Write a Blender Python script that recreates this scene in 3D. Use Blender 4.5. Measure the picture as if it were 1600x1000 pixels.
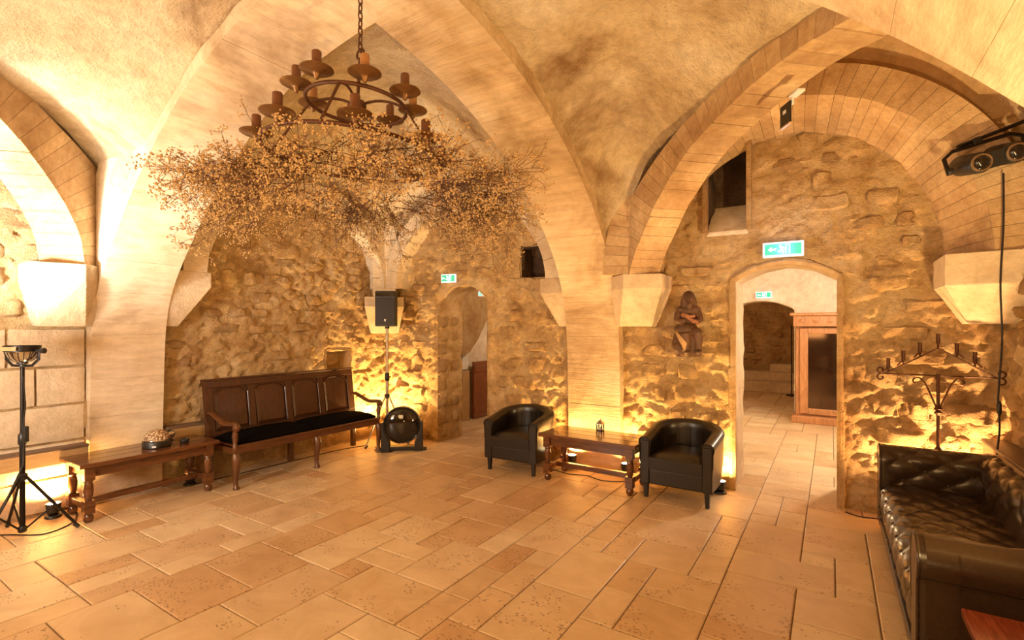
import bpy, math, random
import numpy as np
from mathutils import Vector, Matrix, noise
random.seed(7); np.random.seed(7)
PI = math.pi
scene = bpy.context.scene
col = scene.collection
for o in list(bpy.data.objects): bpy.data.objects.remove(o)

# ---------------------------------------------------------------- camera, world, exposure
TH = math.radians(32.6)                      # the camera looks 32.6 degrees left of +Y (the back wall's normal)
cam_d = bpy.data.cameras.new('camera'); cam = bpy.data.objects.new('camera', cam_d); col.objects.link(cam)
cam.location = (0, 0, 1.6); cam.rotation_euler = (PI/2, 0, TH)
cam_d.sensor_width = 36; cam_d.lens = 781/1600*36; cam_d.shift_y = 10/1600; cam_d.clip_start = .02
scene.camera = cam
w = bpy.data.worlds.new('world'); scene.world = w; w.use_nodes = True
w.node_tree.nodes['Background'].inputs[0].default_value = (1, .8, .6, 1)
w.node_tree.nodes['Background'].inputs[1].default_value = .15
vs = scene.view_settings
vs.view_transform = 'Standard'; vs.look = 'None'; vs.gamma = 1; vs.use_curve_mapping = False
vs.exposure = 0.96
WARM = (1, .58, .20); AMBER = (1, .56, .17); DAY = (1, .86, .68); SOFT = (1, .73, .44)
def light(kind, name, loc, energy, color, size=.05, aim=None, spot=None, size_y=None, blend=.6):
    d = bpy.data.lights.new(name, kind); d.energy = energy; d.color = color
    if kind == 'AREA':
        d.size = size
        if size_y: d.shape = 'RECTANGLE'; d.size_y = size_y
    else: d.shadow_soft_size = size
    if kind == 'SPOT': d.spot_size = math.radians(spot or 100); d.spot_blend = blend
    o = bpy.data.objects.new(name, d); col.objects.link(o); o.location = loc
    if aim: o.rotation_euler = (Vector(aim)-Vector(loc)).to_track_quat('-Z', 'Y').to_euler()
    return o
# warm fill added behind the camera; the front wall has no windows
light('AREA', 'front_fill', (-1.0, -1.1, 1.9), 42, (1, .58, .23), 1.6, (-2.2, 3, 1.2), size_y=1.4)
light('AREA', 'front_fill', (-4.0, -1.1, 1.9), 30, (1, .68, .38), 1.2, (-4.0, 3, 1.6), size_y=1.4)
# white floodlight washing the near left bay (its fixture stands left of the frame)
light('SPOT', 'flood_beam', (-4.75, .35, 1.78), 190, (1, .96, .89), .10, (-5.5, 1.25, 2.75), 100)
light('AREA', 'flood_fill', (-3.9, -.5, 1.25), 44, (1, .92, .82), .6, (-4.7, 1.6, 3.2), size_y=.5)  # soft area light added out of frame to spread the white wash
# unseen uplights added outside the frame to brighten the vaults
light('SPOT', 'unseen_uplight', (-2.9, -.95, .35), 110, (1,.76,.48), .05, (-2.6, .9, 3.6), 110)
light('SPOT', 'unseen_uplight', (.2, -.9, .35), 160, (1, .58, .24), .05, (-.7, 1.7, 3.6), 110)
light('SPOT', 'unseen_uplight', (1.0, 2.42, .75), 185, (1, .66, .28), .04, (-.9, 3.3, 3.3), 130)

# ---------------------------------------------------------------- helpers
class MB:
    def __init__(s): s.v = []; s.f = []
    def add(s, vs, fs):
        n = len(s.v); s.v += [tuple(v) for v in vs]; s.f += [tuple(i+n for i in f) for f in fs]; return s
    def box(s, c, d, rz=0, taper=None, ry=0, rx=0):
        hx, hy, hz = d[0]/2, d[1]/2, d[2]/2; vs = []
        M = Matrix.Rotation(rz, 3, 'Z') @ Matrix.Rotation(ry, 3, 'Y') @ Matrix.Rotation(rx, 3, 'X')
        for z in (-1, 1):
            k = 1 if (z == 1 or not taper) else taper
            for x, y in ((-1, -1), (1, -1), (1, 1), (-1, 1)):
                vs.append(M @ Vector((x*hx*k, y*hy*k, z*hz)) + Vector(c))
        return s.add(vs, [(3, 2, 1, 0), (4, 5, 6, 7), (0, 1, 5, 4), (1, 2, 6, 5), (2, 3, 7, 6), (3, 0, 4, 7)])
    def lathe(s, prof, c=(0, 0, 0), n=16, M=None, sx=1, sy=1):
        vs = []; fs = []; m = len(prof); c = Vector(c)
        for r, z in prof:
            for i in range(n):
                a = 2*PI*i/n; p = Vector((r*math.cos(a)*sx, r*math.sin(a)*sy, z))
                vs.append((M @ p if M else p) + c)
        for j in range(m-1):
            for i in range(n):
                fs.append((j*n+i, j*n+(i+1) % n, (j+1)*n+(i+1) % n, (j+1)*n+i))
        fs.append(tuple(range(n-1, -1, -1))); fs.append(tuple((m-1)*n+i for i in range(n)))
        return s.add(vs, fs)
    def tube(s, pts, r, n=6, closed=False, flat=None):
        pts = [Vector(p) for p in pts]; m = len(pts); vs = []; fs = []
        up = None
        for j, p in enumerate(pts):
            if closed: t = pts[(j+1) % m]-pts[j-1]
            else: t = pts[min(j+1, m-1)]-pts[max(j-1, 0)]
            t.normalize()
            if up is None: up = Vector((0, 0, 1)) if abs(t.z) < .9 else Vector((1, 0, 0))
            a = (up-t*up.dot(t)).normalized(); b = t.cross(a); up = a
            rr = r[j] if isinstance(r, (list, tuple)) else r
            for i in range(n):
                q = 2*PI*i/n+PI/n
                vs.append(p+a*(rr*math.cos(q)*(flat or 1))+b*(rr*math.sin(q)))
        for j in range(m if closed else m-1):
            k = (j+1) % m
            for i in range(n): fs.append((j*n+i, j*n+(i+1) % n, k*n+(i+1) % n, k*n+i))
        if not closed: fs += [tuple(range(n-1, -1, -1)), tuple((m-1)*n+i for i in range(n))]
        return s.add(vs, fs)
    def prism(s, poly, a, b, ax='y'):
        n = len(poly)
        def P(p, t): return {'y': (p[0], t, p[1]), 'x': (t, p[0], p[1]), 'z': (p[0], p[1], t)}[ax]
        vs = [P(p, a) for p in poly]+[P(p, b) for p in poly]
        fs = [tuple(range(n)), tuple(range(2*n-1, n-1, -1))]+[(i, i+n, (i+1) % n+n, (i+1) % n) for i in range(n)]
        return s.add(vs, fs)
    def ell(s, c, r, n=12, m=8, M=None):
        vs = []; fs = []; c = Vector(c)
        for j in range(m+1):
            t = PI*j/m
            for i in range(n):
                a = 2*PI*i/n; p = Vector((r[0]*math.sin(t)*math.cos(a), r[1]*math.sin(t)*math.sin(a), r[2]*math.cos(t)))
                vs.append((M @ p if M else p)+c)
        for j in range(m):
            for i in range(n): fs.append(((j+1)*n+i, (j+1)*n+(i+1) % n, j*n+(i+1) % n, j*n+i))
        return s.add(vs, fs)
    def grid(s, P):
        n, m = len(P), len(P[0]); vs = [p for r in P for p in r]
        fs = [(i*m+j, (i+1)*m+j, (i+1)*m+j+1, i*m+j+1) for i in range(n-1) for j in range(m-1)]
        return s.add(vs, fs)
    def build(s, name, mat, parent=None, smooth=None, bevel=0, seg=2, sub=0, fixn=False):
        me = bpy.data.meshes.new(name); me.from_pydata(s.v, [], s.f); me.update()
        if fixn:
            import bmesh
            b = bmesh.new(); b.from_mesh(me); bmesh.ops.recalc_face_normals(b, faces=b.faces); b.to_mesh(me); b.free()
        me.materials.append(mat)
        if smooth is not None:
            me.polygons.foreach_set('use_smooth', [True]*len(me.polygons))
            if smooth < 179: me.set_sharp_from_angle(angle=math.radians(smooth))
        o = bpy.data.objects.new(name, me); col.objects.link(o)
        if parent: o.parent = parent
        if bevel:
            b = o.modifiers.new('bevel', 'BEVEL'); b.width = bevel; b.segments = seg; b.limit_method = 'ANGLE'; b.angle_limit = math.radians(40)
        if sub:
            b = o.modifiers.new('sub', 'SUBSURF'); b.levels = sub; b.render_levels = sub
        return o
def tag(o, label, cat=None, group=None, kind=None):
    o['label'] = label
    if cat: o['category'] = cat
    if group: o['group'] = group
    if kind: o['kind'] = kind
    return o
def thing(name, label, cat, loc=(0, 0, 0), rz=0, group=None, kind=None):
    o = bpy.data.objects.new(name, None); col.objects.link(o); o.empty_display_size = .1
    o.location = loc; o.rotation_euler = (0, 0, rz)
    return tag(o, label, cat, group, kind)
def copy_tree(o, parent=None):
    c = o.copy(); col.objects.link(c); c.parent = parent
    for ch in list(o.children): copy_tree(ch, c)
    return c
def cat_rom(pts, n):
    P = [np.array(p, float) for p in pts]; P = [2*P[0]-P[1]]+P+[2*P[-1]-P[-2]]; out = []
    for i in range(1, len(P)-2):
        for k in range(24):
            t = k/24; a, b, c, d = P[i-1:i+3]
            out.append(.5*((2*b)+(-a+c)*t+(2*a-5*b+4*c-d)*t*t+(-a+3*b-3*c+d)*t**3))
    out.append(P[-2]); out = np.array(out)
    L = np.concatenate([[0], np.cumsum(np.linalg.norm(np.diff(out, axis=0), axis=1))])
    u = np.linspace(0, L[-1], n)
    return np.stack([np.interp(u, L, out[:, k]) for k in range(out.shape[1])], 1)
def fbm(p, sc, oct=4, seed=0):
    return noise.fractal(Vector((p[0]*sc+seed, p[1]*sc-seed*.7, p[2]*sc+seed*.3)), .9, 2.1, oct)

# ---------------------------------------------------------------- materials
def new_mat(name):
    m = bpy.data.materials.new(name); m.use_nodes = True; nt = m.node_tree
    return m, nt, nt.nodes['Principled BSDF']
def ramp(nt, fac, cols):
    r = nt.nodes.new('ShaderNodeValToRGB'); e = r.color_ramp.elements
    while len(e) < len(cols): e.new(.5)
    for k, (p, c) in enumerate(cols): e[k].position = p; e[k].color = (*c, 1)
    nt.links.new(fac, r.inputs[0]); return r.outputs[0]
def tex_noise(nt, vec, scale, detail=6, rough=.6, dist=0):
    n = nt.nodes.new('ShaderNodeTexNoise'); n.inputs['Scale'].default_value = scale; n.inputs['Detail'].default_value = detail
    n.inputs['Roughness'].default_value = rough; n.inputs['Distortion'].default_value = dist
    nt.links.new(vec, n.inputs['Vector']); return n.outputs['Fac']
def mathn(nt, op, a, b=None, clamp=False):
    n = nt.nodes.new('ShaderNodeMath'); n.operation = op; n.use_clamp = clamp
    for k, v in enumerate((a, b)):
        if v is None: continue
        if isinstance(v, (int, float)): n.inputs[k].default_value = v
        else: nt.links.new(v, n.inputs[k])
    return n.outputs[0]
def mix(nt, fac, a, b, mode='MIX'):
    n = nt.nodes.new('ShaderNodeMix'); n.data_type = 'RGBA'; n.blend_type = mode
    for sock, v in ((n.inputs[0], fac), (n.inputs[6], a), (n.inputs[7], b)):
        if isinstance(v, (int, float)): sock.default_value = v
        elif isinstance(v, tuple): sock.default_value = (*v, 1)
        else: nt.links.new(v, sock)
    return n.outputs[2]
def world_pos(nt): return nt.nodes.new('ShaderNodeNewGeometry').outputs['Position']
def bump(nt, bs, h, strength, dist):
    b = nt.nodes.new('ShaderNodeBump'); b.inputs['Strength'].default_value = strength; b.inputs['Distance'].default_value = dist
    nt.links.new(h, b.inputs['Height']); nt.links.new(b.outputs[0], bs.inputs['Normal'])
def stone_mat(name, c0, c1, c2, scale=1.6, bs=14, bstr=.8, bdist=.02, vary=.25, rough=.92, stretch=None, pits=.0):
    m, nt, b = new_mat(name); pos = world_pos(nt)
    if stretch:
        mp = nt.nodes.new('ShaderNodeMapping'); mp.inputs['Scale'].default_value = stretch; nt.links.new(pos, mp.inputs[0]); pos2 = mp.outputs[0]
    else: pos2 = pos
    n1 = tex_noise(nt, pos, scale, 8, .65, .4)
    c = ramp(nt, n1, [(.3, c0), (.5, c1), (.72, c2)])
    n2 = tex_noise(nt, pos2, bs, 8, .7)
    c = mix(nt, .55, c, ramp(nt, n2, [(.25, (.45, .40, .34)), (.6, (1, 1, 1))]), 'MULTIPLY')
    oi = nt.nodes.new('ShaderNodeObjectInfo')
    k = mathn(nt, 'MULTIPLY', oi.outputs['Random'], vary)
    c = mix(nt, k, c, (.30, .165, .075), 'MIX')
    nt.links.new(c, b.inputs['Base Color']); b.inputs['Roughness'].default_value = rough
    n3 = tex_noise(nt, pos2, bs*4, 4, .6)
    h = mathn(nt, 'ADD', n2, mathn(nt, 'MULTIPLY', n3, .28))
    if pits:
        v = nt.nodes.new('ShaderNodeTexVoronoi'); v.inputs['Scale'].default_value = 38; nt.links.new(pos2, v.inputs['Vector'])
        gate = mathn(nt, 'GREATER_THAN', tex_noise(nt, pos, 5, 2), .55)
        pit = mathn(nt, 'MULTIPLY', mathn(nt, 'LESS_THAN', v.outputs['Distance'], .22), gate)
        h = mathn(nt, 'SUBTRACT', h, mathn(nt, 'MULTIPLY', pit, pits))
    bump(nt, b, h, bstr, bdist)
    return m
M_RUB = stone_mat('rubble_mortar', (.48, .27, .10), (.77, .52, .245), (.92, .72, .43), 3.2, 18, 1, .05, 0, stretch=(1, 1, 1.25))
M_STONE = stone_mat('rubble_stone', (.46, .255, .095), (.72, .475, .215), (.86, .65, .375), 3.2, 20, 1, .05, .5)
M_RIB = stone_mat('dressed_stone', (.60, .47, .31), (.74, .62, .45), (.82, .73, .58), 1.2, 16, .55, .012, .16, stretch=(1, 1, 3), pits=.5)
M_RIBL = stone_mat('board_marked_stone', (.36, .235, .12), (.68, .54, .37), (.82, .73, .58), 1.1, 22, .4, .010, .10, stretch=(1, .2, 1), pits=.5)
M_RIBS = stone_mat('board_marked_stone', (.33, .20, .09), (.66, .50, .31), (.81, .71, .54), 1.1, 22, .6, .014, .10, stretch=(.12, 1, 1), pits=.5)
M_BRICK = stone_mat('voussoir_stone', (.38, .22, .095), (.61, .42, .22), (.78, .59, .36), 2.2, 22, .8, .016, .42)
M_WEB = stone_mat('vault_plaster', (.30, .17, .07), (.70, .56, .36), (.85, .76, .58), 1.05, 13, 1, .035, 0, pits=.4)
M_WEBO = stone_mat('ochre_plaster', (.50, .31, .15), (.65, .44, .23), (.75, .56, .34), .8, 8, .7, .02, 0)
M_BLOCK = stone_mat('large_block_stone', (.55, .42, .27), (.68, .55, .38), (.77, .66, .50), 1.5, 12, .7, .02, .22, pits=.3)
def tile_mat():
    m, nt, b = new_mat('travertine'); pos = world_pos(nt); oi = nt.nodes.new('ShaderNodeObjectInfo')
    off = nt.nodes.new('ShaderNodeVectorMath'); off.operation = 'ADD'; sc = nt.nodes.new('ShaderNodeVectorMath'); sc.operation = 'SCALE'
    cx = nt.nodes.new('ShaderNodeCombineXYZ'); nt.links.new(oi.outputs['Random'], cx.inputs[2])
    nt.links.new(cx.outputs[0], sc.inputs[0]); sc.inputs['Scale'].default_value = 37
    nt.links.new(pos, off.inputs[0]); nt.links.new(sc.outputs[0], off.inputs[1]); p = off.outputs[0]
    base = ramp(nt, oi.outputs['Random'], [(0, (.66, .52, .34)), (.35, (.59, .43, .26)), (.6, (.69, .57, .40)), (.85, (.52, .34, .19)), (1, (.63, .47, .29))])
    n = tex_noise(nt, p, 4, 8, .65, .6)
    c = mix(nt, .5, base, ramp(nt, n, [(.3, (.58, .46, .34)), (.62, (1, 1, 1))]), 'MULTIPLY')
    v = nt.nodes.new('ShaderNodeTexVoronoi'); v.inputs['Scale'].default_value = 55
    mp = nt.nodes.new('ShaderNodeMapping'); mp.inputs['Scale'].default_value = (.6, 1, 1); nt.links.new(p, mp.inputs[0])
    wob = nt.nodes.new('ShaderNodeVectorMath'); wob.operation = 'ADD'
    nn = nt.nodes.new('ShaderNodeTexNoise'); nn.inputs['Scale'].default_value = 30; nt.links.new(p, nn.inputs['Vector'])
    ws = nt.nodes.new('ShaderNodeVectorMath'); ws.operation = 'SCALE'; ws.inputs['Scale'].default_value = .02; nt.links.new(nn.outputs['Color'], ws.inputs[0])
    nt.links.new(mp.outputs[0], wob.inputs[0]); nt.links.new(ws.outputs[0], wob.inputs[1]); nt.links.new(wob.outputs[0], v.inputs['Vector'])
    gate = mathn(nt, 'GREATER_THAN', mathn(nt, 'ADD', tex_noise(nt, p, 3.2, 3), mathn(nt, 'MULTIPLY', oi.outputs['Random'], .12)), .60)
    pit = mathn(nt, 'MULTIPLY', mathn(nt, 'LESS_THAN', v.outputs['Distance'], .27), gate)
    c = mix(nt, mathn(nt, 'MULTIPLY', pit, .72), c, (.16, .09, .045))
    nt.links.new(c, b.inputs['Base Color'])
    nt.links.new(ramp(nt, n, [(.3, (.30, .30, .30)), (.7, (.48, .48, .48))]), b.inputs['Roughness'])
    h = mathn(nt, 'SUBTRACT', mathn(nt, 'MULTIPLY', n, .2), pit); bump(nt, b, h, .5, .004)
    return m
M_TILE = tile_mat()
M_GROUT = stone_mat('grout', (.20, .13, .08), (.25, .16, .10), (.30, .2, .12), 8, 40, .5, .004, 0)
def wood_mat(name, c0, c1, rough=.3, scale=5, axis=(1, 9, 9)):
    m, nt, b = new_mat(name); tc = nt.nodes.new('ShaderNodeTexCoord'); mp = nt.nodes.new('ShaderNodeMapping'); mp.inputs['Scale'].default_value = axis
    nt.links.new(tc.outputs['Object'], mp.inputs[0]); n = tex_noise(nt, mp.outputs[0], scale, 8, .6, 1.2)
    nt.links.new(ramp(nt, n, [(.3, c0), (.7, c1)]), b.inputs['Base Color'])
    b.inputs['Roughness'].default_value = rough; b.inputs['Coat Weight'].default_value = .25; b.inputs['Coat Roughness'].default_value = .2
    bump(nt, b, n, .12, .004); return m
M_OAK = wood_mat('dark_oak', (.06, .020, .007), (.145, .054, .018), .32, axis=(9, 1, 9))
M_OAKX = wood_mat('dark_oak_crosswise', (.06, .020, .007), (.145, .054, .018), .32)
M_SET = wood_mat('settle_oak', (.030, .009, .0032), (.078, .025, .008), .34, 4, (9, 9, 1.2))
M_MAH = wood_mat('red_mahogany', (.16, .035, .016), (.30, .075, .032), .22, axis=(9, 1, 9))
M_PINE = wood_mat('orange_pine', (.30, .12, .045), (.52, .25, .10), .45, 4, (8, 8, 1))
M_SHELF = wood_mat('shelf_board', (.10, .06, .04), (.17, .10, .065), .6, axis=(9, 1, 9))
M_SHELFF = wood_mat('shelf_face', (.36, .22, .09), (.50, .32, .15), .6, axis=(9, 1, 9))
M_DOORW = wood_mat('brown_door', (.16, .045, .016), (.26, .085, .03), .4, 4, (8, 8, 1))
def plain(name, c, rough=.5, metal=0, bs=0, bstr=.2, emit=0, coat=0, vary=0):
    m, nt, b = new_mat(name); tc = nt.nodes.new('ShaderNodeTexCoord')
    n = tex_noise(nt, tc.outputs['Object'], bs or 20, 5)
    k = .8
    cc = ramp(nt, n, [(.3, tuple(x*k for x in c)), (.7, c)])
    nt.links.new(cc, b.inputs['Base Color']); b.inputs['Roughness'].default_value = rough; b.inputs['Metallic'].default_value = metal
    b.inputs['Coat Weight'].default_value = coat
    if emit: nt.links.new(cc, b.inputs['Emission Color']); b.inputs['Emission Strength'].default_value = emit
    if bs: bump(nt, b, n, bstr, .004)
    return m
M_BLK = plain('black_plastic', (.012, .011, .010), .42, bs=60, bstr=.1)
M_BLKM = plain('black_metal', (.018, .013, .010), .4, .6)
M_GLOSS = plain('glossy_black', (.010, .008, .006), .08, 0, coat=.6)
M_IRON = plain('rust_iron', (.10, .038, .016), .55, .45, bs=40, bstr=.4)
M_BRONZE = plain('bronze_pan', (.20, .095, .03), .38, .6, bs=30, bstr=.2)
M_WAX = plain('candle_sleeve', (.13, .045, .016), .38, bs=30, bstr=.3)
M_WAXL = plain('candle_sleeve_pale', (.34, .16, .055), .42, bs=30, bstr=.3)
M_LEA = plain('black_leather', (.016, .0115, .008), .30, bs=70, bstr=.12)
M_LEAB = plain('dark_brown_leather', (.038, .022, .012), .24, bs=60, bstr=.14)
M_CUSH = plain('black_velvet', (.004, .003, .003), .95, bs=60)
M_CUSH.node_tree.nodes['Principled BSDF'].inputs['Specular IOR Level'].default_value = .05
M_CHROME = plain('chrome', (.75, .73, .70), .12, 1)
M_STEEL = plain('steel_pole', (.42, .34, .25), .3, .8)
M_WHITE = plain('white_plastic', (.75, .75, .74), .45)
M_FLESH = plain('painted_flesh', (.30, .12, .05), .6)
M_STAT = stone_mat('carved_wood', (.055, .024, .011), (.095, .042, .018), (.16, .075, .032), 9, 40, .5, .006, 0, .6)
M_STATL = plain('gilded_lining', (.46, .27, .11), .55, bs=30)
M_FLOW = plain('dried_blossom', (.44, .285, .13), .9)
M_STEM = plain('dried_stem', (.09, .036, .014), .85)
M_CABLE = plain('black_cable', (.012, .009, .008), .5)
M_GREEN = plain('sign_green', (.02, .30, .15), .4, emit=1.1)
M_SIGNW = plain('sign_lit_white', (.85, 1, .92), .4, emit=3)
M_SIGNF = plain('sign_frame', (.80, .80, .86), .4, emit=.6)
M_BULB = plain('lit_bulb', (1, .78, .42), .3, emit=60)
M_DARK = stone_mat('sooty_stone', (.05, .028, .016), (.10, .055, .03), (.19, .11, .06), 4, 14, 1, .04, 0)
M_PALE = stone_mat('pale_plaster', (.66, .55, .42), (.76, .66, .53), (.82, .74, .62), 1.5, 10, .5, .012, 0)
M_GLASS = plain('dark_mirror', (.09, .055, .035), .06, .85)
def crystal():
    m, nt, b = new_mat('faceted_crystal'); tc = nt.nodes.new('ShaderNodeTexCoord'); v = nt.nodes.new('ShaderNodeTexVoronoi'); v.inputs['Scale'].default_value = 60
    nt.links.new(tc.outputs['Object'], v.inputs['Vector'])
    nt.links.new(ramp(nt, v.outputs['Distance'], [(.1, (.85, .68, .46)), (.6, (.22, .12, .06))]), b.inputs['Base Color'])
    b.inputs['Roughness'].default_value = .12; bump(nt, b, v.outputs['Distance'], .8, .01); return m
M_CRY = crystal()

# ---------------------------------------------------------------- dimensions of the room
XL, XR, YB, YF = -5.65, 1.15, 5.30, -1.30            # wall planes
CX, CY = -2.25, 2.0                                  # crossing of the two big ribs
LY0, LY1, SX0, SX1 = 1.72, 2.30, -2.55, -1.93        # sides of rib across (along X) and rib along (along Y)
Lh = [(-5.58, 0), (-5.56, .6), (-5.53, 1.2), (-5.50, 1.55), (-5.42, 1.83), (-5.27, 2.07), (-5.02, 2.34), (-4.76, 2.60), (-4.42, 2.89), (-4.1, 3.11), (-3.75, 3.31), (-3.3, 3.48), (-2.9, 3.57), (CX, 3.63)]
Sh = [(5.2, 0), (5.19, .6), (5.17, 1.2), (5.14, 1.55), (5.08, 1.85), (4.98, 2.1), (4.8, 2.38), (4.5, 2.70), (4.2, 2.95), (3.85, 3.17), (3.42, 3.37), (3.0, 3.5), (2.5, 3.59), (CY, 3.63)]
Lfull = Lh+[(2*CX-x, z) for x, z in Lh[-2::-1]]
Sfull = Sh+[(2*CY-y, z) for y, z in Sh[-2::-1]]
Lc = cat_rom(Lfull, 241); Sc = cat_rom(Sfull, 241)
def Lz(x): return float(np.interp(x, Lc[:, 0], Lc[:, 1]))
def Sz(y): return float(np.interp(-y, -Sc[:, 0], Sc[:, 1]))

# ---------------------------------------------------------------- walls with openings
def sd_door(x0, x1, zt, rise):                       # opening with a segmental head
    c = (x0+x1)/2; hw = (x1-x0)/2
    R = (hw*hw+rise*rise)/(2*rise); zc = zt-R
    def f(x, z):
        d1 = abs(x-c)-hw
        d2 = math.hypot(x-c, z-zc)-R if z > zc else -9
        return max(d1, d2)
    return f
def sd_rect(x0, x1, z0, z1):
    return lambda x, z: max(abs(x-(x0+x1)/2)-(x1-x0)/2, abs(z-(z0+z1)/2)-(z1-z0)/2)
def rough_wall(name, mat, to3, u0, u1, z0, z1, cell, opens, amp, seed, label, smooth_zone=None):
    nu = int((u1-u0)/cell)+1; nz = int((z1-z0)/cell)+1; V = []; U = []
    for i in range(nu):
        for j in range(nz):
            u = u0+(u1-u0)*i/(nu-1); z = z0+(z1-z0)*j/(nz-1)
            for s in opens:
                for _ in range(2):
                    d = s(u, z)
                    if -cell*.75 < d < cell*.55 and z > z0:
                        e = .004; gx = (s(u+e, z)-s(u-e, z))/(2*e); gz = (s(u, z+e)-s(u, z-e))/(2*e); g = math.hypot(gx, gz) or 1
                        u -= d*gx/g; z -= d*gz/g
            U.append((u, z))
    for u, z in U:
        k = 1.0
        for s in opens: k = min(k, max(.15, min(1, s(u, z)/.12)))
        a = amp*(smooth_zone(u, z) if smooth_zone else 1)*k
        p = (u, 0, z*1.5)
        wb = .10*fbm(p, 4, 3, seed+5)
        vd = noise.voronoi(Vector((u*3.0+wb*2+seed, seed*1.7, z*5.2+wb*3)))[0]
        h = a*(.55*fbm(p, 2.4, 4, seed)+.75*(min(vd[1]-vd[0], .34)/.34-.5)+.8*(.3-abs(fbm(p, 9, 5, seed+9)))+.6*(.3-abs(fbm(p, 19, 3, seed+2))))
        V.append(to3(u, z, h))
    F = []
    for i in range(nu-1):
        for j in range(nz-1):
            q = (i*nz+j, (i+1)*nz+j, (i+1)*nz+j+1, i*nz+j+1)
            cu = sum(U[k][0] for k in q)/4; cz = sum(U[k][1] for k in q)/4
            if any(s(cu, cz) < -.002 for s in opens): continue
            F.append(q)
    b = MB(); b.add(V, F); o = b.build(name, mat, None, 55)
    return tag(o, label, 'wall', None, 'structure')
D1 = sd_door(-.80, .05, 2.19, .15)                   # right doorway
D2 = sd_door(-4.55, -3.77, 2.15, .22)                # left doorway
N1 = sd_rect(-1.05, -.69, 2.53, 3.6)                 # tall flue niche
N2 = sd_rect(-3.25, -2.85, 2.20, 2.58)               # square putlog niche
N3 = sd_rect(4.26, 4.66, .84, 1.27)                  # niche over the settle
wall_back = rough_wall('wall_back', M_RUB, lambda u, z, h: (u, YB-h, z), -5.85, 1.35, -.02, 4.0, .024, [D1, D2, N1, N2], .046, 1,
                       'rough rubble back wall with two arched doorways')
wall_left = rough_wall('wall_left', M_RUB, lambda u, z, h: (XL+h, u, z), -1.4, 5.5, -.02, 4.0, .024, [N3], .046, 5,
                       'rough rubble left wall behind the bench and settle', lambda u, z: .35 if (u < 1.72 and z < 1.6) else 1)
wall_right = rough_wall('wall_right', M_RUB, lambda u, z, h: (XR-h, u, z), -1.4, 5.5, -.02, 4.0, .06, [], .05, 8, 'rough stone right wall behind the leather sofa')
wall_front = rough_wall('wall_front', M_RUB, lambda u, z, h: (u, YF+h, z), -5.85, 1.35, -.02, 4.0, .12, [], .05, 11, 'rough stone front wall behind the viewer')

def lining(name, contour, depth, to3, mat, parent, amp=.012, nd=10, seed=0, bulge=0):
    P = []
    for k, (u, z, nu_, nz_) in enumerate(contour):
        row = []
        for j in range(nd+1):
            t = j/nd; d = -.012+depth*t
            a = amp*fbm((u*1.3, d, z), 5, 4, seed)
            if j == 0: a -= .012
            row.append(to3(u-nu_*a, z-nz_*a, d))
        P.append(row)
    b = MB(); b.grid(P); return b.build(name, mat, parent, 50)
def door_contour(x0, x1, zt, rise, n=14, zb=0):
    c = (x0+x1)/2; hw = (x1-x0)/2; R = (hw*hw+rise*rise)/(2*rise); zc = zt-R; a0 = math.asin(hw/R); zs = zt-rise; out = []
    m = 24
    for k in range(m): out.append((x0, zb+(zs-zb)*k/m, -1, 0))
    for k in range(n+1):
        a = -a0+2*a0*k/n; out.append((c+R*math.sin(a), zc+R*math.cos(a), math.sin(a), math.cos(a)))
    for k in range(m): out.append((x1, zs-(zs-zb)*(k+1)/m, 1, 0))
    return out
toB = lambda u, z, d: (u, YB+d, z)
lining('door_reveal', door_contour(-.80, .05, 2.19, .15), .58, toB, M_BLOCK, wall_back, .014, 10, 3)
lining('door_reveal', door_contour(-4.55, -3.77, 2.15, .22), .46, toB, M_RUB, wall_back, .03, 10, 4)
def rect_contour(x0, x1, z0, z1, n=8):
    out = []
    for (a, b_, nx, nz) in (((x0, z0), (x0, z1), -1, 0), ((x0, z1), (x1, z1), 0, 1), ((x1, z1), (x1, z0), 1, 0), ((x1, z0), (x0, z0), 0, -1)):
        for k in range(n): out.append((a[0]+(b_[0]-a[0])*k/n, a[1]+(b_[1]-a[1])*k/n, nx, nz))
    out.append(out[0]); return out
def niche(parent, rc, depth, to3, mat, label):
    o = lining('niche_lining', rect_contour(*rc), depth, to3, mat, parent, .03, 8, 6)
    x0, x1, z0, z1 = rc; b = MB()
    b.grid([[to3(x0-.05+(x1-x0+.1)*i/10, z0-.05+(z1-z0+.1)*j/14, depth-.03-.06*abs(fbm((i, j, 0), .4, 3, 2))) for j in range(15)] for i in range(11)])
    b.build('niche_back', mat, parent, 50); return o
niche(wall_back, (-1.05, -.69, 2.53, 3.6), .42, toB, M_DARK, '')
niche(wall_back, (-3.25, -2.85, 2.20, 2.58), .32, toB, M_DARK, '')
niche(wall_left, (4.26, 4.66, .84, 1.27), .34, lambda u, z, d: (XL-d, u, z), M_RUB, '')
# pale sloping sill in the flue niche, with slim side posts
b = MB(); b.prism([(YB-.01, 2.50), (YB+.40, 2.50), (YB+.36, 2.86), (YB-.01, 2.54)], -1.06, -.68, 'x'); b.build('niche_sill', M_PALE, wall_back, None, .008)
for x in (-1.065, -.665):
    b = MB(); b.box((x, YB-.05, 2.98), (.045, .09, .92)); b.build('niche_post', M_STONE, wall_back, None, .008)
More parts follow.
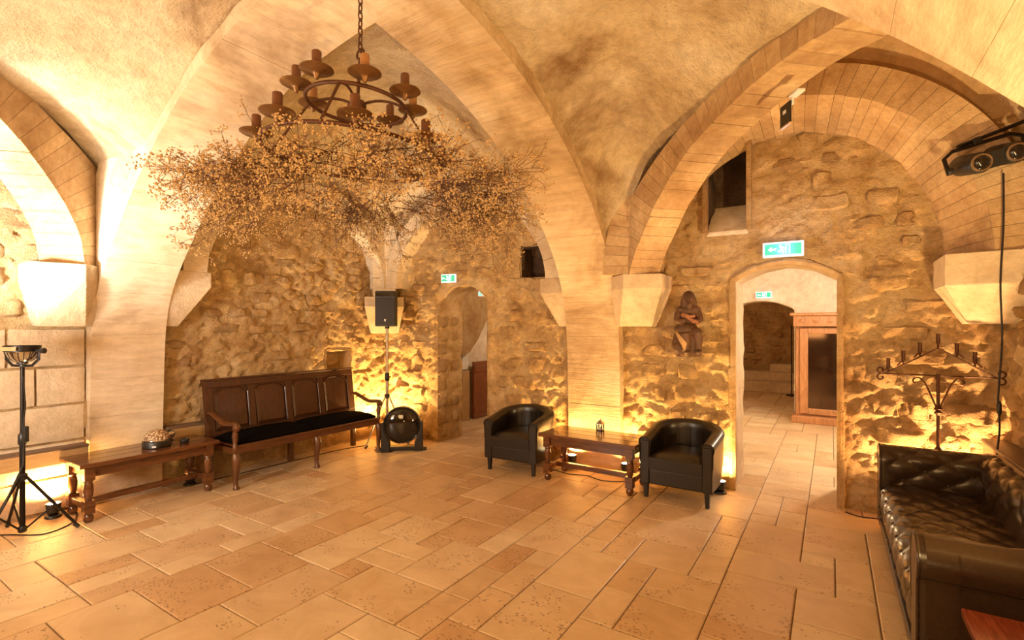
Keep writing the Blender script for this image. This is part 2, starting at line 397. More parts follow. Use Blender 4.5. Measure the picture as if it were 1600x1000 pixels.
# dressed band round the right doorway: separate blocks
ct = door_contour(-.80, .05, 2.19, .15, 12)
def frame_block(k0, k1, w):
    b = MB(); rows = []
    for k in range(k0, k1+1):
        u, z, nu_, nz_ = ct[k]
        rows.append([(u-nu_*.012, YB+.02, z-nz_*.012), (u-nu_*.012, YB-.035, z-nz_*.012), (u+nu_*.015, YB-.052, z+nz_*.015), (u+nu_*w*.8, YB-.048, z+nz_*w*.8), (u+nu_*w, YB-.02, z+nz_*w), (u+nu_*w, YB+.03, z+nz_*w)])
    b.grid(rows); return b.build('frame_stone', M_STONE, wall_back, 40)
ks = [0, 5, 9, 14, 18, 24, 27, 30, 33, 36, 40, 45, 50, 55, 60]
for a, c in zip(ks[:-1], ks[1:]):
    if c <= len(ct)-1: frame_block(a, c, .035+.03*random.random())

def stones(parent, to3, u0, u1, z0, z1, keep, ok, mat, hrow=(.13, .24), wrow=(.18, .48), proud=(.012, .05), seed=0, rag=.10):
    rnd = random.Random(seed); z = z0; n = 0
    while z < z1:
        h = rnd.uniform(*hrow); u = u0+rnd.uniform(-.2, 0)
        while u < u1:
            wd = rnd.uniform(*wrow); cu, cz = u+wd/2, z+h/2+rnd.uniform(-.015, .015)
            if rnd.random() < keep(cu, cz) and ok(cu, cz, wd/2, h/2):
                NX, NZ = 8, 5; rows = []; pr = rnd.uniform(*proud); sd = rnd.uniform(0, 90)
                tilt = rnd.uniform(-.10, .10)
                for i in range(NX+1):
                    row = []
                    for j in range(NZ+1):
                        a, c = i/NX*2-1, j/NZ*2-1
                        rr = 1-.16*(a*a*c*c)-rag*rnd.random()
                        x = cu+a*rr*(wd/2-.012); y = cz+c*rr*(h/2-.010)+tilt*a*wd*.25
                        edge = max(abs(a), abs(c))
                        hh = (-.03 if edge > .99 else pr*(1 if edge < .7 else .8)+(.040 if rag > .05 else .008)*fbm((x, sd, y), 9, 5, sd))
                        row.append(to3(x, y, hh))
                    rows.append(row)
                b = MB(); b.grid(rows); b.build('stone', mat, parent, 60); n += 1
            u += wd+rnd.uniform(.005, .02)
        z += h+.008
    return n
def ok_back(u, z, a, c):
    if D1(u, z) < max(a, c)*.9+.09 and not (z-c > 2.28): return False
    if D1(u, z) < .12: return False
    if min(D2(u-a, z), D2(u+a, z), D2(u, z-c)) < .03 and z < 2.25+c: return False
    if min(N1(u-a, z), N1(u+a, z), N1(u, z), N1(u, z-c)) < .05 or min(N2(u-a, z), N2(u+a, z), N2(u, z+c), N2(u, z-c)) < .03: return False
    if -2.62-a < u < -1.85+a: return False
    if u < -5.35 or u > 1.0: return False
    if u > -2.0:
        if z > 2.1 and ((u+.37)/1.12)**2+((z-2.12)/1.25)**2 > .95: return False
        if u < -1.42-a*0 and 1.5 < z < 2.2: return False
        if u > .68 and 1.5 < z < 2.2: return False
    else:
        if z > 2.1 and ((u+3.98)/1.2)**2+((z-2.12)/1.05)**2 > .92: return False
    return True
n1 = stones(wall_back, lambda u, z, h: (u, YB-h, z), -5.3, 1.1, .02, 3.35, lambda u, z: .78 if z < 2.2 else .62, ok_back, M_STONE, proud=(.022, .052), seed=3, rag=.20)
def ok_left(u, z, a, c):
    if min(N3(u-a, z), N3(u+a, z), N3(u, z+c), N3(u, z-c)) < .03: return False
    if u < 2.45 or u > 5.0: return False
    if z > 2.1 and ((u-3.82)/1.2)**2+((z-2.12)/1.05)**2 > .92: return False
    return True
n2 = stones(wall_left, lambda u, z, h: (XL+h, u, z), 2.4, 5.05, .02, 3.1, lambda u, z: .62, ok_left, M_STONE, proud=(.020, .050), seed=5, rag=.20)
# large squared blocks of the lower near left wall
n3 = 0; rb = random.Random(8)
for z0, z1 in ((.02, .30), (.30, .60), (.60, .92), (.92, 1.25), (1.25, 1.585)):
    u = .25+rb.uniform(-.2, 0)
    while u < 1.66:
        u1 = min(u+rb.uniform(.38, .62), 1.715)
        if u1 > 1.45: u1 = 1.715
        pr = rb.uniform(.022, .034); rows = []
        for i in range(13):
            rows.append([(XL+(-.03 if i in (0, 12) or j in (0, 8) else pr-(.006 if i in (1, 11) or j in (1, 7) else 0)+.012*fbm((u, i*.08, j*.05+z0), 4, 4, 3)), u+.004+(u1-u-.008)*min(1, max(0, (i-.85)/10.3)), z0+.004+(z1-z0-.008)*min(1, max(0, (j-.85)/6.3))) for j in range(9)])
        b = MB(); b.grid(rows); b.build('stone', M_BLOCK, wall_left, 60); u = u1; n3 += 1
n4 = stones(wall_left, lambda u, z, h: (XL+h, u, z), .4, 1.72, 1.66, 3.2, lambda u, z: .9, lambda u, z, a, c: u+a < 1.72, M_STONE, (.16, .26), (.25, .5), (.02, .05), 9)
n5 = stones(wall_right, lambda u, z, h: (XR-h, u, z), 3.9, 5.15, .5, 2.0, lambda u, z: .8, lambda u, z, a, c: True, M_STONE, seed=12)
print('stones', n1, n2, n3, n4, n5)
# rough quoin stones stacked along the left doorway's reveal
z = .02
while z < 1.75:
    h = random.uniform(.17, .27); b = MB(); y = YB-.05
    for wd in (random.uniform(.18, .26), .5):
        wd = min(wd, YB+.42-y)
        if wd < .08: break
        NX, NZ = 4, 4; rows = []
        for i in range(NX+1):
            rows.append([(-4.55+(-.03 if max(abs(i/2-1), abs(j/2-1)) > .99 else .022+.02*fbm((y+i, z, j), .9, 3, z)), y+.008+(wd-.016)*i/NX, z+.006+(h-.012)*j/NZ) for j in range(NZ+1)])
        b = MB(); b.grid(rows); b.build('stone', M_STONE, wall_back, 60); y += wd
    z += h

# ---------------------------------------------------------------- ribs and wall arches, voussoir by voussoir
ceiling = thing('ceiling', 'vaulted stone ceiling with crossing ribs and plastered webs', 'ceiling', kind='structure')
def arch(name, label, inner, width_fn, thick, nblk, mat, parent, skew=None, sub=4, gap=.004, nw=3, rnd=.004):
    """inner: (n,2) soffit curve (s,z); width_fn(s,z,w)->xyz with w in 0..1; thick(z)->extrados distance"""
    P = thing(name, label, None); P.parent = parent
    L = np.concatenate([[0], np.cumsum(np.linalg.norm(np.diff(inner, axis=0), axis=1))])
    def at(d):
        p = np.array([np.interp(d, L, inner[:, 0]), np.interp(d, L, inner[:, 1])])
        q = np.array([np.interp(min(d+.02, L[-1]), L, inner[:, 0]), np.interp(min(d+.02, L[-1]), L, inner[:, 1])])
        r = np.array([np.interp(max(d-.02, 0), L, inner[:, 0]), np.interp(max(d-.02, 0), L, inner[:, 1])])
        t = (q-r)/np.linalg.norm(q-r); return p, np.array([-t[1], t[0]])
    cuts = np.linspace(0, L[-1], nblk+1); cuts[1:-1] += np.random.uniform(-.12, .12, nblk-1)*(L[-1]/nblk)
    for k in range(nblk):
        a, c = cuts[k]+gap/2, cuts[k+1]-gap/2; off = random.uniform(-rnd, rnd); V = []; F = []
        for i in range(sub+1):
            p, nrm = at(a+(c-a)*i/sub); th = thick(p[1])
            for j in range(nw+1): s = p+nrm*(off+.003*fbm((p[0], j, p[1]), 3, 2)); V.append(width_fn(s[0], s[1], j/nw, 0))
            for j in range(nw+1): s = p+nrm*th; V.append(width_fn(s[0], s[1], 1-j/nw, th))
        m = 2*(nw+1)
        for i in range(sub):
            for j in range(m): F.append((i*m+j, i*m+(j+1) % m, (i+1)*m+(j+1) % m, (i+1)*m+j))
        F.append(tuple(range(m-1, -1, -1))); F.append(tuple(sub*m+j for j in range(m)))
        b = MB(); b.add(V, F); b.build('voussoir', mat, P, 35, fixn=True)
    return P
def th_big(z): return .14+.56*min(1, max(0, (z-1.65)/.8))
# outward normal must point away from the room: L runs left->right so its left normal points up; S runs back->front likewise in (-y)
arch('cross_rib', 'broad pale rib running from the left pier across the room', Lc, lambda s, z, w, t: (s, LY0+(LY1-LY0)*w, z), th_big, 30, M_RIBL, ceiling, gap=.0016, rnd=.0015)
Sneg = np.stack([-Sc[:, 0], Sc[:, 1]], 1)
arch('cross_rib', 'broad pale rib rising from the pier behind the small table', Sneg, lambda s, z, w, t: (SX0+(SX1-SX0)*w, -s, z), th_big, 30, M_RIBS, ceiling, gap=.0016, rnd=.0015)
# diagonal arch over the right-hand corner bay and its mirror over the left one
Ppts = [(-1.69, 2.10), (-1.64, 2.22), (-1.52, 2.42), (-1.26, 2.74), (-.95, 2.98), (-.6, 3.11), (-.2, 3.17), (.2, 3.10), (.55, 2.85), (.8, 2.5), (.96, 2.1), (1.02, 1.62)]
Pc = cat_rom(Ppts, 121)
def P_xyz(x, z, w, t=0): s = 3.10+.46*w; return (x+.23*w, s-x-.23*w, z)
def mirror(p): return (CX-(p[1]-CY), CY-(p[0]-CX), p[2])
arch('diagonal_arch', 'brick-coursed arch crossing in front of the right doorway', Pc, P_xyz, lambda z: .16+.34*min(1, max(0, (3.2-z)/.9)), 50, M_BRICK, ceiling, gap=.0024)
C3c = cat_rom([(-5.32, 2.10), (-5.27, 2.33), (-5.13, 2.58), (-4.92, 2.80), (-4.67, 2.99), (-4.35, 3.13), (-4.0, 3.19), (-3.6, 3.12), (-3.2, 2.9), (-2.9, 2.55), (-2.75, 2.1)], 121)
def C_xyz(x, z, w, t=0): return (x-.23*w, -3.70-x-.23*w, z)
arch('diagonal_arch', 'brightly lit arch at the left edge of the view', C3c, C_xyz, lambda z: .18+.42*min(1, max(0, (3.25-z)/.8)), 40, M_BRICK, ceiling, gap=.0024)
def ellipse(c, a, b_, z0, n=81, a0=0): return np.array([(c-a*math.cos(t), z0+b_*math.sin(t)) for t in np.linspace(a0, PI-a0, n)])
# deep splayed wall arch above the right doorway
def Q_xyz(s, z, w, t): k = 1+.19*(1-w); return (-.37+(s+.37)*k, YB-.52+.56*w, 2.12+(z-2.12)*(1+.12*(1-w)))
arch('wall_arch', 'deep splayed arch around the wall above the right doorway', ellipse(-.37, 1.12, 1.25, 2.12), Q_xyz, lambda z: .22, 46, M_BRICK, ceiling, gap=.0024)
def ring(z): return .22
arch('wall_arch', 'slim arch band on the left wall above the settle', ellipse(3.82, 1.20, 1.00, 2.14), lambda s, z, w, t: (XL-.02+.30*w, s, z), ring, 15, M_RIB, ceiling)
arch('wall_arch', 'slim arch band above the left doorway', ellipse(-3.98, 1.20, 1.02, 2.14), lambda s, z, w, t: (s, YB+.02-.26*w, z), ring, 15, M_RIB, ceiling)

# corbels: squared block over a tapering underside
def corbel(name, pts_top, pts_bot, zt, zm, zb, parent, label):
    b = MB(); V = [(*p, zt) for p in pts_top]+[(*p, zm) for p in pts_top]+[(*p, zb) for p in pts_bot]
    n = len(pts_top); F = [tuple(range(n))]
    for k in range(2):
        for i in range(n): F.append((k*n+i, k*n+(i+1) % n, (k+1)*n+(i+1) % n, (k+1)*n+i))
    F.append(tuple(2*n+i for i in range(n-1, -1, -1))); b.add(V, F)
    o = b.build(name, M_BLOCK, parent, None, .008, fixn=True); o['label'] = label; return o
corbel('corbel', [(-1.95, YB+.05), (-1.95, 4.98), (-1.74, 4.76), (-1.40, 4.92), (-1.40, YB+.05)], [(-1.95, YB+.05), (-1.95, 5.12), (-1.88, 5.05), (-1.56, 5.12), (-1.56, YB+.05)], 2.12, 1.98, 1.60, wall_back, 'pale stone corbel right of the pilaster')
corbel('corbel', [(.70, YB+.05), (.70, 4.80), (1.25, 4.70), (1.25, YB+.05)], [(.88, YB+.05), (.88, 5.10), (1.25, 5.05), (1.25, YB+.05)], 2.13, 1.90, 1.62, wall_back, 'lit stone corbel in the right corner')
corbel('corbel', [(XL-.05, 2.28), (-5.36, 2.28), (-5.36, 2.66), (XL-.05, 2.66)], [(XL-.05, 2.28), (-5.52, 2.28), (-5.52, 2.42), (XL-.05, 2.42)], 2.15, 2.0, 1.6, wall_left, 'stone corbel right of the left pier')
corbel('corbel', [(-2.53, YB+.05), (-2.53, 5.04), (-2.84, 5.04), (-2.84, YB+.05)], [(-2.53, YB+.05), (-2.53, 5.17), (-2.66, 5.17), (-2.66, YB+.05)], 2.15, 1.98, 1.6, wall_back, 'stone corbel left of the pilaster')
corbel('corbel', [(XL-.05, 1.74), (-5.38, 1.74), (-5.24, 1.60), (-5.36, 1.28), (XL-.05, 1.28)], [(XL-.05, 1.74), (-5.5, 1.74), (-5.46, 1.66), (-5.5, 1.36), (XL-.05, 1.36)], 2.12, 1.98, 1.60, wall_left, 'overlit corbel left of the left pier')
# corner springer, set diagonally
def diag(r, s): k = .70711; return (XL+.05+(r*k+s*k), YB-.05-(r*k-s*k))
corbel('corbel', [diag(-.2, -.30), diag(.36, -.27), diag(.36, .27), diag(-.2, .30)], [diag(-.2, -.2), diag(.16, -.2), diag(.16, .2), diag(-.2, .2)], 2.02, 1.88, 1.50, wall_left, 'corner corbel above the loudspeaker')
zz = 2.02
for k in range(5):
    h = .27; a = .16+.005*k; r = .30+.02*k*k*.3; b = MB()
    V = [(*diag(q, s), z) for z in (zz+.003, zz+h-.003) for q, s in ((-.2, -a), (r, -a), (r, a), (-.2, a))]
    b.add(V, [(3, 2, 1, 0), (4, 5, 6, 7), (0, 1, 5, 4), (1, 2, 6, 5), (2, 3, 7, 6), (3, 0, 4, 7)]); b.build('shaft_stone', M_RIB, wall_left, None, .006, fixn=True); zz += h

# ---------------------------------------------------------------- vault webs
def web(name, pts, mat, amp=.02, seed=0):
    P = []
    for r in pts:
        P.append([(p[0], p[1], p[2]+amp*fbm(p, 2.4, 4, seed)+amp*.5*fbm(p, 7, 3, seed+4)) for p in r])
    b = MB(); b.grid(P); o = b.build(name, mat, ceiling, 179, fixn=False)
    s = o.modifiers.new('thick', 'SOLIDIFY'); s.thickness = .08
    me = o.data
    s.offset = 1 if me.polygons[len(me.polygons)//2].normal.z > 0 else -1
    return o
def lerp(a, b_, t): return tuple(a[k]+(b_[k]-a[k])*t for k in range(3))
def tri_web(name, A, B, C, mat, n=46, bulge=.1, seed=0, amp=.02):
    """A(t), B(t) leave one foot together; C(u) closes their far ends"""
    rows = []
    for i in range(n+1):
        t = i/n; row = []
        for j in range(n+1):
            u = j/n; a, b_ = A(t), B(t); base = lerp(a, b_, u); e = lerp(A(1), B(1), u); c = C(u)
            p = [base[k]+t*t*(c[k]-e[k]) for k in range(3)]; p[2] += 4*u*(1-u)*bulge*math.sin(PI*min(1, t*.9))
            row.append(tuple(p))
        rows.append(row)
    return web(name, rows, mat, amp, seed)
def coons(name, A0, A1, B0, B1, mat, n=44, seed=0, bulge=0):
    rows = []
    for i in range(n+1):
        u = i/n; row = []
        for j in range(n+1):
            v = j/n; p = []
            for k in range(3):
                x = (1-v)*A0(u)[k]+v*A1(u)[k]+(1-u)*B0(v)[k]+u*B1(v)[k]-((1-u)*(1-v)*A0(0)[k]+u*(1-v)*A0(1)[k]+(1-u)*v*A1(0)[k]+u*v*A1(1)[k])
                p.append(x)
            p[2] += bulge*16*u*(1-u)*v*(1-v)
            row.append(tuple(p))
        rows.append(row)
    return web(name, rows, mat, .02, seed)
def up(z, o=.11): return z+o
def S_edge(x, y0, y1): return lambda t: (x, y0+(y1-y0)*t, max(2.28, Sz(y0+(y1-y0)*t)+.11))
def L_edge(y, x0, x1): return lambda t: (x0+(x1-x0)*t, y, max(2.28, Lz(x0+(x1-x0)*t)+.11))
Pe = cat_rom([(-1.86, 2.25), (-1.74, 2.75), (-1.55, 3.05), (-1.27, 3.20), (-.9, 3.27), (-.54, 3.30), (0, 3.30), (.4, 3.16), (.75, 2.85), (1.0, 2.3)], 101)
def P_ext(w, dz=0):
    def f(t):
        k = t*100; x = float(np.interp(k, np.arange(101), Pe[:, 0])); z = float(np.interp(k, np.arange(101), Pe[:, 1])); return P_xyz(x, z+dz, w)
    return f
Ce = cat_rom([(-5.5, 2.98), (-5.3, 3.12), (-5.12, 3.19), (-4.67, 3.28), (-4.3, 3.33), (-4.0, 3.35), (-3.6, 3.32), (-3.2, 3.2), (-2.85, 2.95), (-2.6, 2.4)], 101)
def C_ext(w):
    def f(t):
        k = t*100; return C_xyz(float(np.interp(k, np.arange(101), Ce[:, 0])), float(np.interp(k, np.arange(101), Ce[:, 1])), w)
    return f
def rev(f): return lambda t: f(1-t)
inset = .02
tri_web('vault_web', S_edge(SX1-inset, 4.95, LY1-inset), P_ext(.1), L_edge(LY1-inset, SX1-inset, 1.02), M_WEB, 60, .16, 2, .03)
tri_web('vault_web', lambda t: (lambda p: (p[0], p[1], max(2.98, p[2])))(L_edge(LY0+inset, -5.40, SX0+inset)(t)), C_ext(.1), S_edge(SX0+inset, LY0, -1.2), M_WEB, 60, .16, 3, .02)
def el(c, a, b_, z0): return lambda t: (c-a*math.cos(PI*t), z0+b_*math.sin(PI*t))
eQ = el(-.37, 1.45, 1.55, 2.08)
eR = el(3.75, 1.55, 1.40, 2.1)
tri_web('vault_web', P_ext(.92), lambda t: (eQ(t)[0], YB-.02, eQ(t)[1]), lambda u: (XR+.02, eR(u)[0], eR(u)[1]), M_WEBO, 44, .18, 5, .02)
def R3(t): return (XL-.02, 1.75-2.95*t, 2.1+1.4*math.sin(PI*t))
tri_web('vault_web', C_ext(.92), R3, lambda u: (lambda x: (x, YF-.02, 2.1+1.4*math.sin(PI*(1-u))))(-2.5+(XL+2.5)*(1-(1-u)) if False else -2.55+(XL+2.55)*(1-u)), M_WEB, 40, .15, 6, .02)
wa1 = lambda t: (XL-.02, 2.28+(5.32-2.28)*t, 2.2+1.18*math.sin(PI*t)**.8)
wa2 = lambda t: (XL+(SX0-XL)*t, YB+.02, 2.2+1.18*math.sin(PI*t)**.8)
coons('vault_web', wa1, lambda t: S_edge(SX0+inset, LY1-inset, 5.15)(t), L_edge(LY1-inset, XL+.1, SX0+inset), wa2, M_WEB, 46, 7)
fr = lambda t: (SX1-.02+(XR-SX1)*t, YF-.02, 2.1+1.3*math.sin(PI*t))
coons('vault_web', fr, L_edge(LY0+inset, SX1-inset, XR-.1), lambda t: (SX1-inset, YF+(LY0-YF)*t, max(2.2, Sz(max(-1.19, YF+(LY0-YF)*t))+.11)), lambda t: (XR+.02, YF+(LY0-YF)*t, 2.1+1.3*math.sin(PI*t)), M_WEB, 30, 8)

# ---------------------------------------------------------------- floor of travertine tiles in a random ashlar pattern
b = MB(); b.grid([[(-5.9+7.3*i/2, -1.5+7.4*j/2, -.012) for j in range(3)] for i in range(3)])
b.grid([[(-5.9+7.7*i/2, 5.8+9.4*j/2, -.012) for j in range(3)] for i in range(3)])
floor = tag(b.build('floor', M_GROUT), 'floor of honey travertine tiles in mixed sizes', 'floor', None, 'structure')
S_, C_ = math.sin(TH), math.cos(TH)
def project(x, y, z):
    d = -x*S_+y*C_; r = x*C_+y*S_
    return (None if d < .1 else (800+781*r/d, 510-781*(z-1.6)/d, d))
MOD = .2; GX0, GY0 = -5.78, -1.48; NXC, NYC = 35, 79
occ = np.zeros((NXC, NYC), bool); tmesh = {}; tiles = []
rnd = random.Random(21)
for j in range(NYC):
    for i in range(NXC):
        if occ[i, j]: continue
        opts = [(3, 2)]*5+[(2, 3)]*4+[(2, 2)]*5+[(2, 1)]*3+[(1, 2)]*2+[(1, 1)]*1; rnd.shuffle(opts); opts.append((1, 1))
        for a, c in opts:
            if i+a <= NXC and j+c <= NYC and not occ[i:i+a, j:j+c].any():
                occ[i:i+a, j:j+c] = True; tiles.append((i, j, a, c)); break
def tile_mb(a, c, mb=None, ox=0, oy=0):
    mb = mb or MB(); g = .0035; wx, wy = a*MOD/2-g, c*MOD/2-g; k = .006
    V = [(sx*(wx), sy*(wy), -.02) for sx, sy in ((-1, -1), (1, -1), (1, 1), (-1, 1))]
    V += [(sx*(wx), sy*(wy), -.004) for sx, sy in ((-1, -1), (1, -1), (1, 1), (-1, 1))]
    V += [(sx*(wx-k), sy*(wy-k), 0) for sx, sy in ((-1, -1), (1, -1), (1, 1), (-1, 1))]
    F = [(8, 9, 10, 11)]
    for q in (0, 4):
        for i in range(4): F.append((q+i, q+(i+1) % 4, q+4+(i+1) % 4, q+4+i))
    mb.add([(x+ox, y+oy, z) for x, y, z in V], F); return mb
rest = MB(); cand = []
for (i, j, a, c) in tiles:
    x, y = GX0+(i+a/2)*MOD, GY0+(j+c/2)*MOD
    if y > 5.35:                                       # beyond the doorways: only what lies in their rooms
        if not (-5.6 < x < 1.8): continue
    pr = project(x, y, 0); vis = False
    if pr:
        vis = -40 < pr[0] < 1640 and pr[1] < 1060
        if y > 5.4 and not (1140 < pr[0] < 1320 or 700 < pr[0] < 775): vis = False
    if vis: cand.append((pr[2], i, j, a, c, x, y))
    else: tile_mb(a, c, rest, x, y)
cand.sort(key=lambda t: t[0]/math.sqrt(t[3]*t[4]))
for k, (d, i, j, a, c, x, y) in enumerate(cand):
    if k >= 300: tile_mb(a, c, rest, x, y); continue
    if (a, c) not in tmesh:
        o = tile_mb(a, c).build('tile', M_TILE, floor); tmesh[(a, c)] = o.data
    else:
        o = bpy.data.objects.new('tile', tmesh[(a, c)]); col.objects.link(o); o.parent = floor
    o.location = (x, y, rnd.uniform(-.0015, .0015)); o.rotation_euler = (rnd.uniform(-.002, .002), rnd.uniform(-.002, .002), 0)
r_ = rest.build('tiles', M_TILE, floor); r_['kind'] = 'stuff'
print('tiles', len(cand))

# ---------------------------------------------------------------- ledges along the walls
def ledge(p0, p1, depth, z, label, out):
    d = Vector(p1)-Vector(p0); c = (Vector(p0)+Vector(p1))/2
    t = thing('wall_ledge', label, 'ledge', (c.x, c.y, 0)); L = d.length
    if abs(d.y) > abs(d.x):
        b = MB(); b.box((out*depth/2, 0, z-.012), (depth, L, .024)); b.build('top_board', M_SHELF, t, None, .004)
        b = MB(); b.box((out*(depth-.02), 0, z-.082), (.02, L, .115)); b.build('front_board', M_SHELFF, t, None, .003)
    return t
ledge((XL-.02, -.9, 0), (XL-.02, 1.70, 0), .17, .57, 'dark shelf ledge behind the work light tripod', 1)
ledge((XL-.02, 2.33, 0), (XL-.02, 2.74, 0), .15, .60, 'short shelf ledge between the left pier and the settle', 1)
ledge((XR+.02, 3.2, 0), (XR+.02, 5.2, 0), .2, .74, 'board ledge on the right wall behind the sofa', -1)

# ---------------------------------------------------------------- rooms beyond the doorways
def shell(name, label, quads, mat, amp=.02, seed=0, n=26):
    b = MB()
    for q in quads:
        a, b_, c, d = [Vector(p) for p in q]
        nrm = (b_-a).cross(d-a).normalized()
        b.grid([[a.lerp(b_, i/n).lerp(d.lerp(c, i/n), j/n)+nrm*amp*fbm(a.lerp(b_, i/n).lerp(d.lerp(c, i/n), j/n), 3, 4, seed) for j in range(n+1)] for i in range(n+1)])
    return tag(b.build(name, mat, None, 60), label, 'wall', None, 'structure')
D3 = sd_door(-1.62, -.55, 2.06, .16)
far = rough_wall('wall_far', M_PALE, lambda u, z, h: (u, 10.0-h, z), -3.2, 1.7, -.02, 3.6, .05, [D3], .03, 15, 'plastered wall of the second room with an arched passage')
lining('door_reveal', door_contour(-1.62, -.55, 2.06, .16), .5, lambda u, z, d: (u, 10.0+d, z), M_BLOCK, far, .012, 6, 8)
shell('wall_side', 'left wall of the second room seen through the right doorway', [((-3.1, 5.86, 0), (-3.1, 10.05, 0), (-3.1, 10.05, 3.4), (-3.1, 5.86, 3.4))], M_PALE, .02, 2)
shell('wall_side', 'right wall of the second room seen through the right doorway', [((1.6, 5.86, 0), (1.6, 10.05, 0), (1.6, 10.05, 3.4), (1.6, 5.86, 3.4))], M_PALE, .02, 3)
# barrel vault of the second room with a smooth rib slanting across
b = MB(); b.grid([[(-.75-2.4*math.cos(PI*i/30), 5.8+4.3*j/20, 1.7+1.25*math.sin(PI*i/30)+.02*fbm((i*.2, j*.2, 0), 1, 3)) for j in range(21)] for i in range(31)])
c2 = tag(b.build('ceiling', M_PALE, None, 179), 'pale barrel vault of the second room', 'ceiling', None, 'structure')
for k in range(10):
    t0, t1 = k/10+.004, (k+1)/10-.004; V = []
    for t in (t0, t1):
        cx_, cy_ = -.85+2.1*t, 9.1+.75*t; zz = 2.72-1.05*t*t
        V += [(cx_, cy_-.2, zz), (cx_, cy_+.2, zz), (cx_, cy_+.2, zz+.35), (cx_, cy_-.2, zz+.35)]
    m_ = MB(); m_.add(V, [(0, 1, 5, 4), (1, 2, 6, 5), (2, 3, 7, 6), (3, 0, 4, 7), (3, 2, 1, 0), (4, 5, 6, 7)]); m_.build('voussoir', M_PALE, c2, None, .006, fixn=True)
# third room: dark stone end wall with a stone step bench
t3 = rough_wall('wall_end', M_STONE, lambda u, z, h: (u, 14.6-h, z), -3.6, .6, -.02, 3.3, .07, [], .06, 19, 'dark rough stone end wall of the third room')
stones(t3, lambda u, z, h: (u, 14.6-h, z), -2.4, -.5, .7, 2.4, lambda u, z: .8, lambda *a: True, M_STONE, (.16, .24), (.25, .45), seed=31)
shell('wall_side', 'left wall of the third room', [((-3.3, 10.5, 0), (-3.3, 14.7, 0), (-3.3, 14.7, 3), (-3.3, 10.5, 3))], M_RUB, .03, 4)
shell('wall_side', 'right wall of the third room', [((.4, 10.5, 0), (.4, 14.7, 0), (.4, 14.7, 3), (.4, 10.5, 3))], M_RUB, .03, 5)
tag(MB().grid([[(-3.5+4.2*i/8, 10.0+4.8*j/8, 2.9-.0*i) for j in range(9)] for i in range(9)]).build('ceiling', M_RUB), 'flat stone ceiling of the third room', 'ceiling', None, 'structure')
st = thing('stone_bench', 'low stone step bench against the end wall of the third room', 'bench', (-1.4, 13.9, 0))
b = MB(); b.box((0, .1, .12), (3.4, .9, .24)); b.build('lower_step', M_BLOCK, st, None, .012)
b = MB(); b.box((0, .3, .35), (3.4, .5, .22)); b.build('upper_step', M_BLOCK, st, None, .012)
b = MB(); b.box((0.35, .3, .56), (.5, .4, .20)); tag(b.build('stone_block', M_BLOCK, None, None, .015), 'loose stone block lying on the stone step bench', 'stone block').location = (-1.4, 13.9, 0)
b = MB(); b.tube([(-.78, 13.2, 0), (-.78, 13.2, 1.62)], .013, 8); b.lathe([(.12, 0), (.12, .02), (.03, .04)], (-.78, 13.2, 0), 12)
tag(b.build('metal_post', M_BLKM, None, 40), 'slim dark metal post in the third room', 'post')
light('POINT', 'second_room_lamp', (.7, 7.4, 2.35), 110, (1, .83, .62), .15)
light('POINT', 'second_room_lamp', (-2.2, 9.0, .6), 30, (1, .72, .40), .08)
light('POINT', 'third_room_lamp', (-2.6, 11.6, 2.2), 30, (1, .62, .30), .1)
# display cabinet
cb = thing('display_cabinet', 'orange wood cabinet with a dark mirrored door in the second room', 'cabinet', (-.02, 9.72, 0))
b = MB(); b.box((0, .1, .92), (.98, .28, 1.72)); b.build('body', M_PINE, cb, None, .01)
b = MB(); b.box((0, .02, .06), (1.08, .46, .12)); b.build('plinth', M_PINE, cb, None, .012)
b = MB(); b.box((0, .02, 1.69), (1.04, .40, .18)); fz = b.build('frieze', M_PINE, cb, None, .008)
b = MB(); b.box((0, .02, 1.80), (1.14, .48, .05)); b.build('cornice', M_PINE, cb, None, .012)
for k in range(5):
    b = MB(); b.lathe([(.035, 0), (.04, .008), (.02, .016), (.012, .022)], (-.4+.2*k, -.18, 1.69), 12, Matrix.Rotation(PI/2, 3, 'X')); b.build('rosette', M_PINE, fz, 40)
dr = thing('door', 'framed mirrored door', None); dr.parent = cb
for c, d in (((-.37, -.06, .86), (.12, .05, 1.42)), ((.37, -.06, .86), (.12, .05, 1.42)), ((0, -.06, .19), (.62, .05, .10)), ((0, -.06, 1.53), (.62, .05, .10))):
    b = MB(); b.box(c, d); b.build('door_rail', M_PINE, dr, None, .008)
b = MB(); b.box((0, -.05, .86), (.66, .012, 1.28)); b.build('mirror', M_GLASS, dr)
# passage behind the left doorway
shell('wall_passage', 'plastered left wall of the passage behind the left doorway', [((-5.34, 5.6, 0), (-5.34, 9.0, 0), (-5.34, 9.0, 2.9), (-5.34, 5.6, 2.9))], M_PALE, .03, 6)
shell('wall_passage', 'end wall of the passage behind the left doorway', [((-5.6, 8.9, 0), (-3.3, 8.9, 0), (-3.3, 8.9, 3), (-5.6, 8.9, 3))], M_RUB, .04, 7)
shell('wall_passage', 'right wall of the passage behind the left doorway', [((-3.45, 5.72, 0), (-3.45, 9.0, 0), (-3.45, 9.0, 3), (-3.45, 5.72, 3))], M_RUB, .04, 8)
shell('wall_passage', 'back of the main wall facing the passage', [((-5.6, 5.74, 0), (-4.56, 5.74, 0), (-4.56, 5.74, 3), (-5.6, 5.74, 3))], M_PALE, .02, 9, 10)
b = MB(); b.grid([[(-5.6+2.3*i/12, 5.7+3.3*j/12, 2.75-.25*((i-6)/6)**2) for j in range(13)] for i in range(13)])
tag(b.build('ceiling', M_RUB, None, 179), 'stone ceiling of the passage', 'ceiling', None, 'structure')
